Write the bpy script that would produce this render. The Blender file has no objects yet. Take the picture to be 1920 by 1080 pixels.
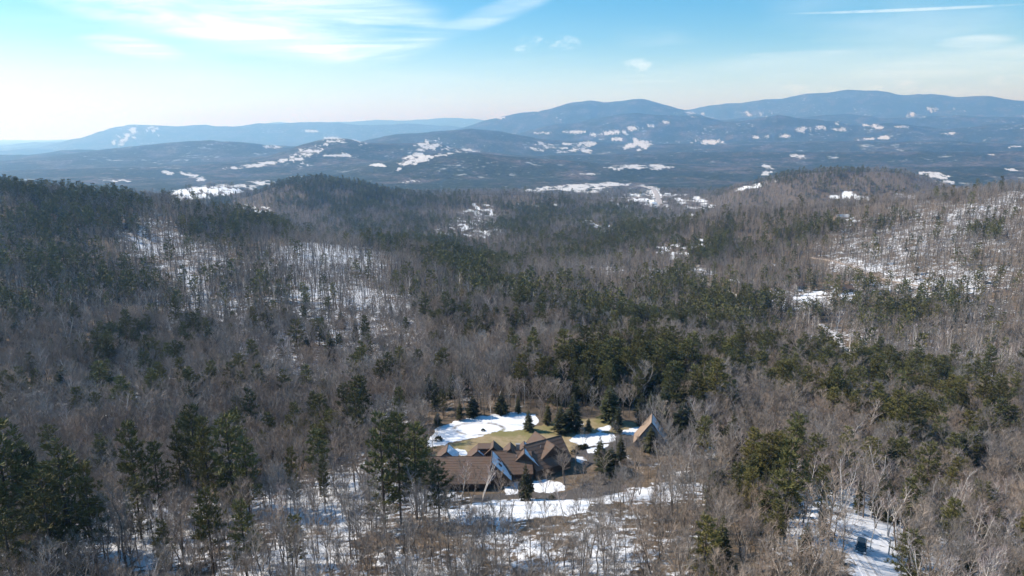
import bpy, math, random, time
import numpy as np
T0 = time.time()
C = bpy.context
sc = C.scene
COL = sc.collection
R = math.radians
rng = np.random.default_rng(7)
random.seed(7)

# ------------------------------------------------------------------ camera, sky, sun, exposure
F = 1297.0                                   # focal length in pixels of a 1920 x 1080 frame
PITCH = math.atan((540 - 250) / F)           # camera looks down by this
CP, SP = math.cos(PITCH), math.sin(PITCH)
CZ = 100.0                                   # camera height over the ground at the house
cam = bpy.data.objects.new('camera', bpy.data.cameras.new('camera'))
COL.objects.link(cam)
cam.location = (0, 0, CZ)
cam.rotation_euler = (math.pi / 2 - PITCH, 0, 0)
cam.data.sensor_width = 36.0
cam.data.lens = 36.0 * F / 1920.0
cam.data.clip_start = 0.5
cam.data.clip_end = 200000.0
sc.camera = cam
sc.view_settings.view_transform = 'Standard'
sc.view_settings.look = 'None'
sc.view_settings.exposure = 0.42
sc.view_settings.gamma = 1.0
sc.view_settings.use_curve_mapping = False
sc.cycles.max_bounces = 6
sc.cycles.diffuse_bounces = 2
sc.cycles.glossy_bounces = 2
sc.cycles.transmission_bounces = 2
sc.cycles.volume_bounces = 4
sc.cycles.transparent_max_bounces = 6
sc.cycles.caustics_reflective = False
sc.cycles.caustics_refractive = False

SUN_EL, SUN_AZ = R(40), R(-80)               # azimuth from +Y, clockwise: far to the left
sun_dir = (math.sin(SUN_AZ) * math.cos(SUN_EL), math.cos(SUN_AZ) * math.cos(SUN_EL), math.sin(SUN_EL))
sl = bpy.data.lights.new('sun', 'SUN')
sl.energy = 5.0
sl.angle = R(0.53)
sl.color = (1.0, 0.945, 0.86)
so = bpy.data.objects.new('sun', sl)
COL.objects.link(so)
from mathutils import Vector, Matrix
so.rotation_euler = Vector(sun_dir).to_track_quat('Z', 'Y').to_euler()
so.location = (-300, 0, 400)

def pix_az_el(u, v):
    x, t = (u - 960) / F, (540 - v) / F
    X, Y, Z = x, CP + t * SP, -SP + t * CP
    return math.degrees(math.atan2(X, Y)), math.degrees(math.atan2(Z, math.hypot(X, Y)))

class NT:
    """small helper to write node trees as expressions"""
    def __init__(s, nt): s.nt = nt; s.n = nt.nodes; s.l = nt.links
    def node(s, t, **k):
        n = s.n.new(t)
        for a, b in k.items(): setattr(n, a, b)
        return n
    def link(s, a, b): s.l.new(a, b)
    def put(s, sock, v):
        if hasattr(v, 'is_output') or isinstance(v, bpy.types.NodeSocket): s.l.new(v, sock)
        else: sock.default_value = v
    def math(s, op, a, b=0.0, c=0.0, clamp=False):
        n = s.node('ShaderNodeMath', operation=op, use_clamp=clamp)
        s.put(n.inputs[0], a); s.put(n.inputs[1], b); s.put(n.inputs[2], c)
        return n.outputs[0]
    def smooth(s, x, a, b):
        n = s.node('ShaderNodeMapRange', interpolation_type='SMOOTHSTEP')
        s.put(n.inputs[0], x); n.inputs[1].default_value = a; n.inputs[2].default_value = b
        return n.outputs[0]
    def mix(s, f, a, b, kind='MIX'):
        n = s.node('ShaderNodeMix', data_type='RGBA', blend_type=kind)
        s.put(n.inputs[0], f)
        for k, v in ((6, a), (7, b)):
            if isinstance(v, tuple): v = (*v[:3], 1.0)
            s.put(n.inputs[k], v)
        return n.outputs[2]
    def noise(s, vec, scale, detail=4.0, rough=0.55, dist=0.0):
        n = s.node('ShaderNodeTexNoise')
        s.put(n.inputs['Vector'], vec)
        n.inputs['Scale'].default_value = scale; n.inputs['Detail'].default_value = detail
        n.inputs['Roughness'].default_value = rough; n.inputs['Distortion'].default_value = dist
        return n.outputs['Fac']
    def attr(s, name):
        return s.node('ShaderNodeAttribute', attribute_name=name).outputs['Fac']
    def comb(s, x, y, z):
        n = s.node('ShaderNodeCombineXYZ')
        for i, v in enumerate((x, y, z)): s.put(n.inputs[i], v)
        return n.outputs[0]

world = bpy.data.worlds.new('World')
sc.world = world
world.use_nodes = True
W = NT(world.node_tree)
W.n.clear()
sky = W.node('ShaderNodeTexSky', sky_type='NISHITA')
sky.sun_disc = False
sky.sun_elevation = SUN_EL
sky.sun_rotation = SUN_AZ
sky.altitude = 300
sky.air_density = 1.0
sky.dust_density = 0.4
sky.ozone_density = 1.6
tc = W.node('ShaderNodeTexCoord')
sep = W.node('ShaderNodeSeparateXYZ'); W.link(tc.outputs['Generated'], sep.inputs[0])
AZ = W.math('MULTIPLY', W.math('ARCTAN2', sep.outputs[0], sep.outputs[1]), 180 / math.pi)
EL = W.math('MULTIPLY', W.math('ARCSINE', sep.outputs[2]), 180 / math.pi)
plane = W.node('ShaderNodeVectorMath', operation='DIVIDE')
dz = W.math('ADD', W.math('MAXIMUM', sep.outputs[2], 0.0), 0.06)
W.link(tc.outputs['Generated'], plane.inputs[0]); W.link(W.comb(dz, dz, dz), plane.inputs[1])
pl = plane.outputs[0]
cir = W.node('ShaderNodeMapping'); W.link(pl, cir.inputs[0])
cir.inputs['Rotation'].default_value = (0, 0, R(24)); cir.inputs['Scale'].default_value = (0.5, 1.15, 1)
streak = W.noise(cir.outputs[0], 1.1, 8, 0.58, 1.1)
soft = W.noise(pl, 0.5, 4, 0.5, 0.3)
puff = W.noise(W.comb(AZ, W.math('MULTIPLY', EL, 1.8), 0.0), 0.55, 6, 0.62)
def blob(u, v, ru, rv, tilt=0.0, fall=1.0):
    """an elliptical cloud in sky direction (azimuth and elevation in degrees)"""
    a, e = pix_az_el(u, v)
    k = math.degrees(1 / F)
    p0, p1 = [pix_az_el(u + q * ru * math.cos(R(tilt)), v - q * ru * math.sin(R(tilt))) for q in (-1, 1)]
    tl = math.atan2(p1[1] - p0[1], p1[0] - p0[0])
    ra, re = math.hypot(p1[0] - p0[0], p1[1] - p0[1]) / 2, rv * k
    c, s_ = math.cos(tl), math.sin(tl)
    da, de = W.math('SUBTRACT', AZ, a), W.math('SUBTRACT', EL, e)
    p = W.math('ADD', W.math('MULTIPLY', da, c / ra), W.math('MULTIPLY', de, s_ / ra))
    q = W.math('ADD', W.math('MULTIPLY', da, -s_ / re), W.math('MULTIPLY', de, c / re))
    d = W.math('ADD', W.math('MULTIPLY', p, p), W.math('MULTIPLY', q, q))
    return W.smooth(d, 1.0, 0.0)
def add(*xs):
    o = xs[0]
    for x in xs[1:]: o = W.math('ADD', o, x)
    return o
big = add(blob(560, 35, 330, 75, -6), blob(300, 20, 300, 40, -10), blob(250, 88, 120, 18, -8), blob(700, 60, 170, 60, 8), W.math('MULTIPLY', blob(930, 25, 150, 22, 20), 0.8))
cirrus = W.math('MULTIPLY', W.math('MINIMUM', big, 1.0), W.smooth(streak, 0.26, 0.72), clamp=True)
faint = W.math('MULTIPLY', add(blob(1830, 78, 90, 12, 4), W.math('MULTIPLY', blob(1800, 120, 320, 26, 6), .6), W.math('MULTIPLY', blob(1480, 103, 190, 8, 2), .5), W.math('MULTIPLY', blob(1200, 148, 90, 10, 0), .5)), W.smooth(streak, 0.32, 0.66))
trail = W.math('MULTIPLY', blob(1690, 19, 250, 3.0, 2.2), W.smooth(puff, 0.25, 0.5))
puffs = W.math('MULTIPLY', add(blob(1200, 122, 42, 14), blob(1035, 78, 70, 16, -4), blob(980, 92, 20, 10), blob(1490, 170, 50, 12), blob(1715, 160, 60, 12), blob(640, 185, 70, 12), blob(820, 186, 40, 10), blob(1890, 150, 60, 10), blob(1640, 172, 200, 14)), W.smooth(puff, 0.44, 0.66))
thin = W.math('MULTIPLY', W.math('MULTIPLY', W.smooth(soft, 0.45, 0.75), W.smooth(EL, 1.0, 7.0)), 0.22)
cl = W.math('ADD', W.math('ADD', W.math('MULTIPLY', cirrus, 0.62), W.math('MULTIPLY', faint, 0.34)), W.math('ADD', W.math('MULTIPLY', trail, 0.32), W.math('MULTIPLY', puffs, 0.36)))
cl = W.math('ADD', cl, thin, clamp=True)
skyc = sky.outputs[0]
hs = W.node('ShaderNodeHueSaturation'); W.link(skyc, hs.inputs['Color'])
hs.inputs['Hue'].default_value = 0.495; hs.inputs["Saturation"].default_value = 1.62; hs.inputs['Value'].default_value = 1.0
col = W.mix(cl, hs.outputs[0], (9.5, 10.5, 11.0))
veil = W.math('MULTIPLY', W.smooth(EL, 7.5, -0.5), 0.6)
col = W.mix(veil, col, (5.9, 8.0, 9.6))
bg = W.node('ShaderNodeBackground'); W.link(col, bg.inputs[0]); bg.inputs[1].default_value = 0.121
wo = W.node('ShaderNodeOutputWorld'); W.link(bg.outputs[0], wo.inputs[0])

# ------------------------------------------------------------------ small helpers
def tag(o, label=None, cat=None, group=None, kind=None):
    for k, v in (('label', label), ('category', cat), ('group', group), ('kind', kind)):
        if v: o[k] = v
    return o
def empty(name, loc, rz=0.0):
    o = bpy.data.objects.new(name, None)
    COL.objects.link(o); o.location = loc; o.rotation_euler = (0, 0, rz); o.empty_display_size = 0.5
    return o
class MB:
    def __init__(s): s.v = []; s.f = []; s.m = []
    def add(s, vs, fs, m=0):
        k = len(s.v); s.v.extend([tuple(p) for p in vs])
        for f in fs: s.f.append(tuple(i + k for i in f)); s.m.append(m)
    def tri(s, a, b, c, m=0): s.add((a, b, c), ((0, 1, 2),), m)
    def box(s, x0, x1, y0, y1, z0, z1, m=0):
        vs = [(x, y, z) for z in (z0, z1) for y in (y0, y1) for x in (x0, x1)]
        s.add(vs, ((0, 2, 3, 1), (4, 5, 7, 6), (0, 1, 5, 4), (2, 6, 7, 3), (0, 4, 6, 2), (1, 3, 7, 5)), m)
    def tube(s, pts, rads, n=5, m=0, cap=True):
        pts = [Vector(p) for p in pts]; k = len(s.v); L = len(pts)
        for i, p in enumerate(pts):
            d = (pts[min(i + 1, L - 1)] - pts[max(i - 1, 0)]).normalized()
            a = d.orthogonal().normalized() if i == 0 else (a - d * a.dot(d)).normalized()
            b = d.cross(a)
            for j in range(n):
                t = 2 * math.pi * j / n
                s.v.append(tuple(p + (a * math.cos(t) + b * math.sin(t)) * rads[i]))
        for i in range(L - 1):
            for j in range(n):
                q = (k + i * n + j, k + i * n + (j + 1) % n, k + (i + 1) * n + (j + 1) % n, k + (i + 1) * n + j)
                s.f.append(q); s.m.append(m)
        if cap:
            s.f.append(tuple(k + (L - 1) * n + j for j in range(n))); s.m.append(m)
            s.f.append(tuple(k + j for j in reversed(range(n)))); s.m.append(m)
    def mesh(s, name, mats):
        me = bpy.data.meshes.new(name)
        me.from_pydata(s.v, [], s.f)
        for m in mats: me.materials.append(m)
        if len(mats) > 1: me.polygons.foreach_set('material_index', np.array(s.m, np.int32))
        me.update()
        return me
    def obj(s, name, mats, parent=None):
        o = bpy.data.objects.new(name, s.mesh(name, mats if isinstance(mats, (list, tuple)) else [mats]))
        COL.objects.link(o)
        if parent: o.parent = parent
        return o
    def join(s, o):
        k = len(s.v); s.v.extend(o.v); s.f.extend(tuple(i + k for i in f) for f in o.f); s.m.extend(o.m)
        return s

def mat(name, colr, rough=0.8, var=0.0, scale=2.0, rnd=0.0, col2=None, spec=0.3, metal=0.0, bump=0.0):
    m = bpy.data.materials.new(name); m.use_nodes = True
    N = NT(m.node_tree); b = N.n['Principled BSDF']
    c = (*colr, 1.0)
    b.inputs['Roughness'].default_value = rough
    b.inputs['Specular IOR Level'].default_value = spec
    b.inputs['Metallic'].default_value = metal
    t = N.node('ShaderNodeTexCoord').outputs['Object']
    out = N.node('ShaderNodeRGB').outputs[0]; out.default_value = c
    nz = N.noise(t, scale, 5, 0.6)
    if col2: out = N.mix(N.smooth(nz, 0.35, 0.65), out, col2)
    if var:
        f = N.math('ADD', N.math('MULTIPLY', nz, 2 * var), 1 - var)
        out = N.mix(1.0, out, N.comb(f, f, f), 'MULTIPLY')
    if rnd:
        r = N.node('ShaderNodeObjectInfo').outputs['Random']
        f = N.math('ADD', N.math('MULTIPLY', r, 2 * rnd), 1 - rnd)
        g = N.math('ADD', N.math('MULTIPLY', N.math('FRACT', N.math('MULTIPLY', r, 7.31)), rnd * 0.5), 1 - rnd * .25)
        out = N.mix(1.0, out, N.comb(N.math('MULTIPLY', f, g), f, N.math('DIVIDE', f, g)), 'MULTIPLY')
    N.link(out, b.inputs['Base Color'])
    if bump:
        bn = N.node('ShaderNodeBump'); bn.inputs['Strength'].default_value = bump; bn.inputs['Distance'].default_value = 0.05
        N.link(nz, bn.inputs['Height']); N.link(bn.outputs[0], b.inputs['Normal'])
    return m

# value noise on the plane
_lat = rng.random((256, 256))
def vnoise(x, y):
    xi, yi = np.floor(x).astype(np.int64), np.floor(y).astype(np.int64)
    fx, fy = x - xi, y - yi
    fx, fy = fx * fx * (3 - 2 * fx), fy * fy * (3 - 2 * fy)
    a, b = _lat[xi & 255, yi & 255], _lat[(xi + 1) & 255, yi & 255]
    c, d = _lat[xi & 255, (yi + 1) & 255], _lat[(xi + 1) & 255, (yi + 1) & 255]
    return (a * (1 - fx) + b * fx) * (1 - fy) + (c * (1 - fx) + d * fx) * fy - 0.5
def fbm(x, y, wl, oct=4, gain=0.5):
    o, a, s = 0, 1.0, 1.0 / wl
    for k in range(oct):
        o = o + a * vnoise(x * s + 17.3 * k, y * s - 9.1 * k); a *= gain; s *= 2.03
    return o
def sstep(x, a, b):
    t = np.clip((x - a) / (b - a), 0, 1)
    return t * t * (3 - 2 * t)

# ------------------------------------------------------------------ terrain: measured rings (distance, heights along each ring)
def pz(u, v, r, tree=0.0):
    """azimuth, height relative to the camera of ground r metres away whose (tree) top is seen at pixel u, v"""
    x, t = (u - 960) / F, (540 - v) / F
    X, Y, Z = x, CP + t * SP, -SP + t * CP
    return math.atan2(X, Y), r * Z / math.hypot(X, Y) - tree
def uz(u, z): return math.atan2((u - 960) / F, CP), z
def ring(r, pts, tree=0.0):
    out = []
    for p in pts:
        if len(p) == 2: out.append(pz(p[0], p[1], r, tree))
        else: out.append(uz(p[0], p[1]))
    out.sort()
    if r > 4000:                                 # the far country is stretched away from the viewer, every line of sight kept
        r2 = min(4000 * (r / 4000) ** 1.35, 62000)
        out = [(a_, z_ * r2 / r) for a_, z_ in out]; r = r2
    return r, np.array([o[0] for o in out]), np.array([o[1] for o in out])
Zp = lambda u, z: (u, z, 0)       # a point given by its height, not by its pixel
RINGS = [
    ring(15, [Zp(0, -74), Zp(1920, -73)]),
    ring(70, [Zp(0, -78), Zp(960, -79), Zp(1920, -75)]),
    ring(120, [Zp(0, -84), Zp(960, -86), Zp(1500, -80), Zp(1650, -78), Zp(1920, -80)]),
    ring(165, [Zp(0, -92), Zp(600, -95), Zp(960, -95), Zp(1300, -92), Zp(1600, -88), Zp(1920, -92)]),
    ring(183, [Zp(0, -97), Zp(600, -99), Zp(850, -99.5), Zp(1000, -99.5), Zp(1200, -98), Zp(1600, -92), Zp(1920, -97)]),
    ring(206, [Zp(0, -103), Zp(600, -103), Zp(820, -100.2), Zp(960, -100), Zp(1150, -100), Zp(1300, -100), Zp(1600, -98), Zp(1920, -104)]),
    ring(250, [Zp(0, -110), Zp(600, -113), Zp(780, -104), Zp(870, -101.5), Zp(960, -101.5), Zp(1100, -102), Zp(1250, -103), Zp(1600, -108), Zp(1920, -114)]),
    ring(290, [Zp(0, -115), Zp(300, -118), Zp(600, -122), Zp(800, -112), Zp(960, -108), Zp(1240, -111), Zp(1600, -117), Zp(1920, -121)]),
    ring(350, [Zp(0, -118), Zp(600, -130), Zp(900, -121), Zp(1240, -122), Zp(1600, -130), Zp(1920, -131)]),
    ring(430, [Zp(0, -121), Zp(300, -128), Zp(600, -135), Zp(900, -129), Zp(1240, -135), Zp(1600, -143), Zp(1920, -142)]),
    ring(530, [Zp(0, -118), Zp(300, -131), Zp(600, -136), Zp(900, -135), Zp(1240, -146), Zp(1600, -158), Zp(1920, -150)]),
    ring(680, [Zp(0, -107), Zp(300, -127), Zp(600, -131), Zp(900, -142), Zp(1240, -157), Zp(1500, -163), Zp(1700, -158), Zp(1920, -149)]),
    ring(850, [Zp(0, -93), Zp(300, -115), (540, 436), (620, 440), (700, 447), (760, 451), (800, 458), (850, 470), (900, 485), Zp(1000, -167), Zp(1240, -168), Zp(1500, -160), Zp(1700, -143), Zp(1920, -130)], 12),
    ring(1050, [(-60, 336), (0, 339), (100, 350), (200, 361), (300, 366), (350, 374), (400, 387), (450, 397), (500, 408), (540, 421), Zp(575, -175), Zp(700, -196), Zp(900, -196), Zp(1130, -184), Zp(1300, -168), Zp(1500, -145), Zp(1700, -123), Zp(1920, -106)], 11),
    ring(1250, [Zp(0, -110), Zp(300, -150), Zp(500, -205), Zp(700, -216), Zp(1000, -200), Zp(1160, -184), (1240, 428), (1300, 411), (1400, 393), (1500, 385), (1600, 376), (1700, 366), (1800, 356), (1860, 350), (1920, 345), (2000, 340)], 9),
    ring(1500, [Zp(0, -150), Zp(300, -170), Zp(500, -210), Zp(700, -215), Zp(900, -212), Zp(1130, -198), Zp(1300, -192), Zp(1500, -185), Zp(1920, -150)]),
    ring(1900, [Zp(0, -225), Zp(400, -235), Zp(460, -220), Zp(520, -206), Zp(640, -200), Zp(760, -212), Zp(900, -224), Zp(1130, -218), Zp(1300, -230), Zp(1920, -220)]),
    ring(2300, [Zp(300, -250), (400, 392), (470, 366), (520, 343), (560, 334), (600, 331), (640, 335), (670, 340), (710, 349), (750, 357), (780, 362), (850, 360), (950, 358), (1000, 361), (1100, 369), (1200, 382), Zp(1290, -240), Zp(1920, -240)], 12),
    ring(2700, [Zp(260, -256), (300, 366), (340, 353), (400, 345), (440, 348), (480, 362), Zp(540, -250), Zp(1130, -250), Zp(1270, -251), (1330, 371), (1390, 348), (1440, 334), (1500, 322), (1560, 318), (1650, 319), (1700, 324), (1740, 337), (1780, 350), Zp(1850, -250), Zp(1920, -250)], 6),
    ring(3300, [Zp(0, -262), Zp(1920, -262)]),
    ring(4000, [Zp(0, -258), Zp(700, -255), Zp(1920, -258)]),
    ring(4700, [(0, 335), (300, 335), (500, 330), (640, 322), (700, 307), (760, 293), (830, 285), (900, 287), (960, 294), (1050, 302), (1150, 308), (1300, 317), (1500, 313), (1920, 315)]),
    ring(5300, [Zp(0, -235), Zp(700, -205), Zp(1000, -215), Zp(1920, -225)]),
    ring(6000, [(0, 325), (300, 312), (440, 306), (500, 296), (560, 274), (610, 260), (645, 258), (690, 264), (740, 267), (790, 266), (820, 268), (860, 276), (920, 284), (1000, 290), (1200, 288), (1300, 285), (1600, 287), (1920, 284)]),
    ring(6700, [Zp(0, -215), Zp(500, -180), Zp(900, -185), Zp(1920, -190)]),
    ring(7500, [(0, 306), (60, 296), (100, 291), (200, 281), (300, 270), (340, 265), (390, 261), (450, 263), (520, 269), (600, 272), (680, 260), (740, 250), (800, 247), (880, 245), (930, 250), (970, 258), (1020, 268), (1100, 268), (1300, 266), (1500, 266), (1700, 263), (1920, 266)]),
    ring(8500, [Zp(0, -220), Zp(600, -150), Zp(1200, -120), Zp(1920, -110)]),
    ring(9500, [(0, 312), (300, 285), (600, 278), (900, 272), (960, 256), (1020, 238), (1100, 223), (1150, 214), (1200, 207), (1250, 210), (1300, 217), (1360, 223), (1410, 219), (1460, 212), (1500, 220), (1560, 231), (1620, 236), (1680, 230), (1760, 238), (1920, 238)]),
    ring(10500, [Zp(0, -250), Zp(700, -200), Zp(1000, -20), Zp(1300, 40), Zp(1920, 20)]),
    ring(11500, [(0, 300), (600, 275), (800, 256), (850, 243), (880, 233), (920, 224), (980, 214), (1020, 208), (1050, 199), (1080, 193), (1105, 190), (1150, 194), (1180, 189), (1210, 188), (1250, 193), (1300, 206), (1350, 222), (1500, 226), (1560, 218), (1600, 214), (1660, 220), (1800, 216), (1920, 222)]),
    ring(12900, [Zp(0, -260), Zp(900, -120), Zp(1300, 60), Zp(1920, 120)]),
    ring(14500, [(0, 284), (60, 277), (120, 266), (170, 255), (210, 242), (245, 234), (290, 232), (340, 234), (400, 237), (480, 234), (560, 231), (640, 234), (700, 237), (760, 234), (850, 238), (900, 242), (1100, 235), (1250, 215), (1310, 204), (1360, 196), (1420, 188), (1450, 182), (1500, 176), (1540, 173), (1590, 171), (1650, 173), (1700, 177), (1750, 178), (1800, 183), (1860, 183), (1920, 187), (2050, 196)]),
    ring(16800, [Zp(0, -260), Zp(400, -60), Zp(900, -60), Zp(1920, 200)]),
    ring(19000, [(0, 275), (200, 262), (400, 243), (520, 232), (580, 229), (640, 230), (700, 227), (760, 228), (820, 224), (860, 222), (900, 225), (960, 238), (1300, 245), (1920, 245)]),
    ring(26000, [(0, 267), (150, 263), (300, 258), (500, 252), (1000, 250), (1920, 252)]),
    ring(42000, [(0, 264), (960, 263), (1920, 264)]),
]
AZF = np.linspace(R(-45), R(45), 761)
AZC_L = np.linspace(R(-180), R(-45), 70)[:-1]
AZ_G = np.concatenate([AZC_L, AZF, -AZC_L[::-1]])
def rings_r():
    out, r = [15.0], 15.0
    while r < 62000:
        k = 1.02 if r < 100 else 1.0045 if r < 300 else 1.011
        r *= k; out.append(r)
    return np.array(out)
RG = rings_r()
NR, NA = len(RG), len(AZ_G)
def build_heights():
    zz = np.empty((len(RINGS), NA))
    for i, (r, a, z) in enumerate(RINGS):
        row = np.interp(AZ_G, a, z)
        zf = np.interp(np.linspace(AZ_G[0], AZ_G[-1], 3001), AZ_G, row)
        k = np.exp(-0.5 * (np.arange(-12, 13) / 1.3) ** 2); k /= k.sum()
        zf = np.convolve(np.pad(zf, 12, mode='edge'), k, 'valid')
        zz[i] = np.interp(AZ_G, np.linspace(AZ_G[0], AZ_G[-1], 3001), zf)
    lr = np.log(np.array([q[0] for q in RINGS]))
    h = np.diff(lr)[:, None]; d = np.diff(zz, axis=0) / h
    m = np.zeros_like(zz)
    w = (d[:-1] * d[1:] > 0)
    m[1:-1] = np.where(w, 2 * d[:-1] * d[1:] / np.where(w, d[:-1] + d[1:], 1), 0)
    m[0], m[-1] = d[0], d[-1]
    lg = np.log(RG)
    idx = np.clip(np.searchsorted(lr, lg) - 1, 0, len(lr) - 2)
    t = ((lg - lr[idx]) / (lr[idx + 1] - lr[idx]))[:, None]
    hh = (lr[idx + 1] - lr[idx])[:, None]
    z = (2*t**3 - 3*t**2 + 1) * zz[idx] + (t**3 - 2*t**2 + t) * hh * m[idx] + (-2*t**3 + 3*t**2) * zz[idx+1] + (t**3 - t**2) * hh * m[idx+1]
    X = RG[:, None] * np.sin(AZ_G)[None]; Y = RG[:, None] * np.cos(AZ_G)[None]
    rr = RG[:, None] + 0 * X
    yard = np.exp(-((X - 8) / 48) ** 2 - ((Y - 205) / 42) ** 2)
    z = z + fbm(X, Y, 70, 4) * 3.4 * (1 - 0.85 * yard) * sstep(rr, 60, 200)
    z = z + fbm(X + 900, Y, 420, 4) * 16 * sstep(rr, 1300, 3500)
    z = z + (fbm(X, Y + 4000, 2000, 5) * 90 - np.abs(fbm(X + 3000, Y, 1800, 4)) * 160 + 32) * sstep(rr, 3800, 14000)
    flat = np.clip(yard * 1.9 - 0.55, 0, 1)
    z = z * (1 - flat * 0.75) + (-100.3 - 0.02 * (Y - 205)) * flat * 0.75
    return X, Y, z + CZ
TX, TY, TZ = build_heights()
def ground(x, y):
    x, y = np.asarray(x, float), np.asarray(y, float)
    r = np.clip(np.hypot(x, y), RG[0], RG[-1] * 0.999); a = np.arctan2(x, y)
    i = np.clip(np.searchsorted(RG, r) - 1, 0, NR - 2); j = np.clip(np.searchsorted(AZ_G, a) - 1, 0, NA - 2)
    fr = (r - RG[i]) / (RG[i + 1] - RG[i]); fa = (a - AZ_G[j]) / (AZ_G[j + 1] - AZ_G[j])
    return (TZ[i, j] * (1 - fa) + TZ[i, j + 1] * fa) * (1 - fr) + (TZ[i + 1, j] * (1 - fa) + TZ[i + 1, j + 1] * fa) * fr
def project(x, y, z):
    z = z - CZ
    yc = y * CP - z * SP; zc = y * SP + z * CP
    yc = np.where(yc > 1, yc, 1e-3)
    return 960 + F * x / yc, 540 - F * zc / yc, yc
def ray_h(u, v, h=0.0):
    """where the line of sight of a pixel meets the level h"""
    x, t = (u - 960) / F, (540 - v) / F
    X, Y, Z = x, CP + t * SP, -SP + t * CP
    k = (h - CZ) / Z
    return X * k, Y * k
def on_ground(u, v, rmax=9000):
    x, t = (u - 960) / F, (540 - v) / F
    X, Y, Z = x, CP + t * SP, -SP + t * CP
    d = math.hypot(X, Y)
    r = RG[(RG > 40) & (RG < rmax)]
    g = ground(r * X / d, r * Y / d); l = CZ + r * Z / d
    k = np.nonzero(l < g)[0]
    if len(k) == 0: rr = rmax
    else:
        k = max(int(k[0]), 1)
        a, b = l[k-1] - g[k-1], g[k] - l[k]
        rr = r[k-1] + (r[k] - r[k-1]) * (a / (a + b) if a + b > 0 else 1)
    px_, py_ = rr * X / d, rr * Y / d
    return px_, py_, float(ground(px_, py_))

# ------------------------------------------------------------------ what lies where on the ground (mapped areas)
def inside(px, py, poly, soft=2.0):
    """1 inside the polygon, falling to 0 within soft outside"""
    n = len(poly); w = np.zeros(px.shape, bool); d = np.full(px.shape, 1e9)
    for i in range(n):
        x0, y0 = poly[i]; x1, y1 = poly[(i + 1) % n]
        c = ((y0 > py) != (y1 > py))
        with np.errstate(divide='ignore', invalid='ignore'):
            w ^= c & (px < (x1 - x0) * (py - y0) / ((y1 - y0) if y1 != y0 else 1e-9) + x0)
        ex, ey = x1 - x0, y1 - y0; L = ex * ex + ey * ey + 1e-9
        t = np.clip(((px - x0) * ex + (py - y0) * ey) / L, 0, 1)
        d = np.minimum(d, np.hypot(px - x0 - t * ex, py - y0 - t * ey))
    return np.where(w, np.clip(0.5 + d / soft / 2, 0, 1), np.clip(0.5 - d / soft / 2, 0, 1))
def ell(u, v, cu, cv, ru, rv, tilt=0.0):
    c, s = math.cos(R(tilt)), math.sin(R(tilt))
    du, dv = u - cu, v - cv
    p, q = (du * c + dv * s) / ru, (-du * s + dv * c) / rv
    return np.clip(1.0 - (p * p + q * q) * 0.5, 0, 1) ** 1.0 * ((p * p + q * q) < 2)
# open snow near the house
SNOW_OPEN = [
    [(800, 838), (806, 820), (822, 802), (850, 790), (895, 780), (935, 775), (975, 773), (1004, 778), (1012, 790), (1000, 801), (975, 806), (940, 808), (912, 815), (870, 825), (838, 834)],
    [(1066, 826), (1085, 815), (1110, 812), (1152, 812), (1158, 818), (1150, 826), (1128, 832), (1106, 838), (1082, 834)],
    [(1100, 844), (1122, 836), (1140, 832), (1142, 838), (1118, 848), (1104, 850)],
    [(1120, 805), (1140, 798), (1150, 800), (1140, 808), (1126, 811)],
    [(1072, 797), (1090, 790), (1096, 795), (1082, 801)],
    [(842, 976), (848, 955), (880, 944), (925, 938), (1000, 934), (1060, 938), (1104, 940), (1098, 962), (1050, 968), (1000, 974), (930, 984), (870, 984)],
    [(998, 916), (1000, 903), (1020, 899), (1050, 903), (1062, 910), (1060, 918), (1030, 924), (1004, 922)],
    [(948, 894), (972, 890), (970, 926), (946, 928)],
    [(1078, 856), (1096, 856), (1099, 862), (1090, 868), (1079, 864)],
    [(838, 843), (846, 840), (872, 842), (874, 853), (852, 856)],
    [(880, 850), (894, 848), (896, 853), (882, 855)],
    [(1166, 806), (1200, 806), (1196, 816), (1166, 815)],
    [(1305, 832), (1330, 825), (1350, 836), (1340, 858), (1304, 860)],
    [(1178, 802), (1215, 798), (1216, 804), (1180, 808)],
]
GRASS = [[(798, 858), (822, 846), (842, 834), (880, 824), (940, 806), (975, 804), (1000, 800), (1030, 792), (1062, 786), (1120, 784), (1195, 792), (1198, 806), (1160, 812), (1120, 815), (1085, 828), (1075, 850), (1050, 856), (1000, 860), (920, 862), (850, 862)],
         [(1330, 862), (1345, 850), (1372, 852), (1400, 868), (1390, 876), (1340, 874)]]
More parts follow.
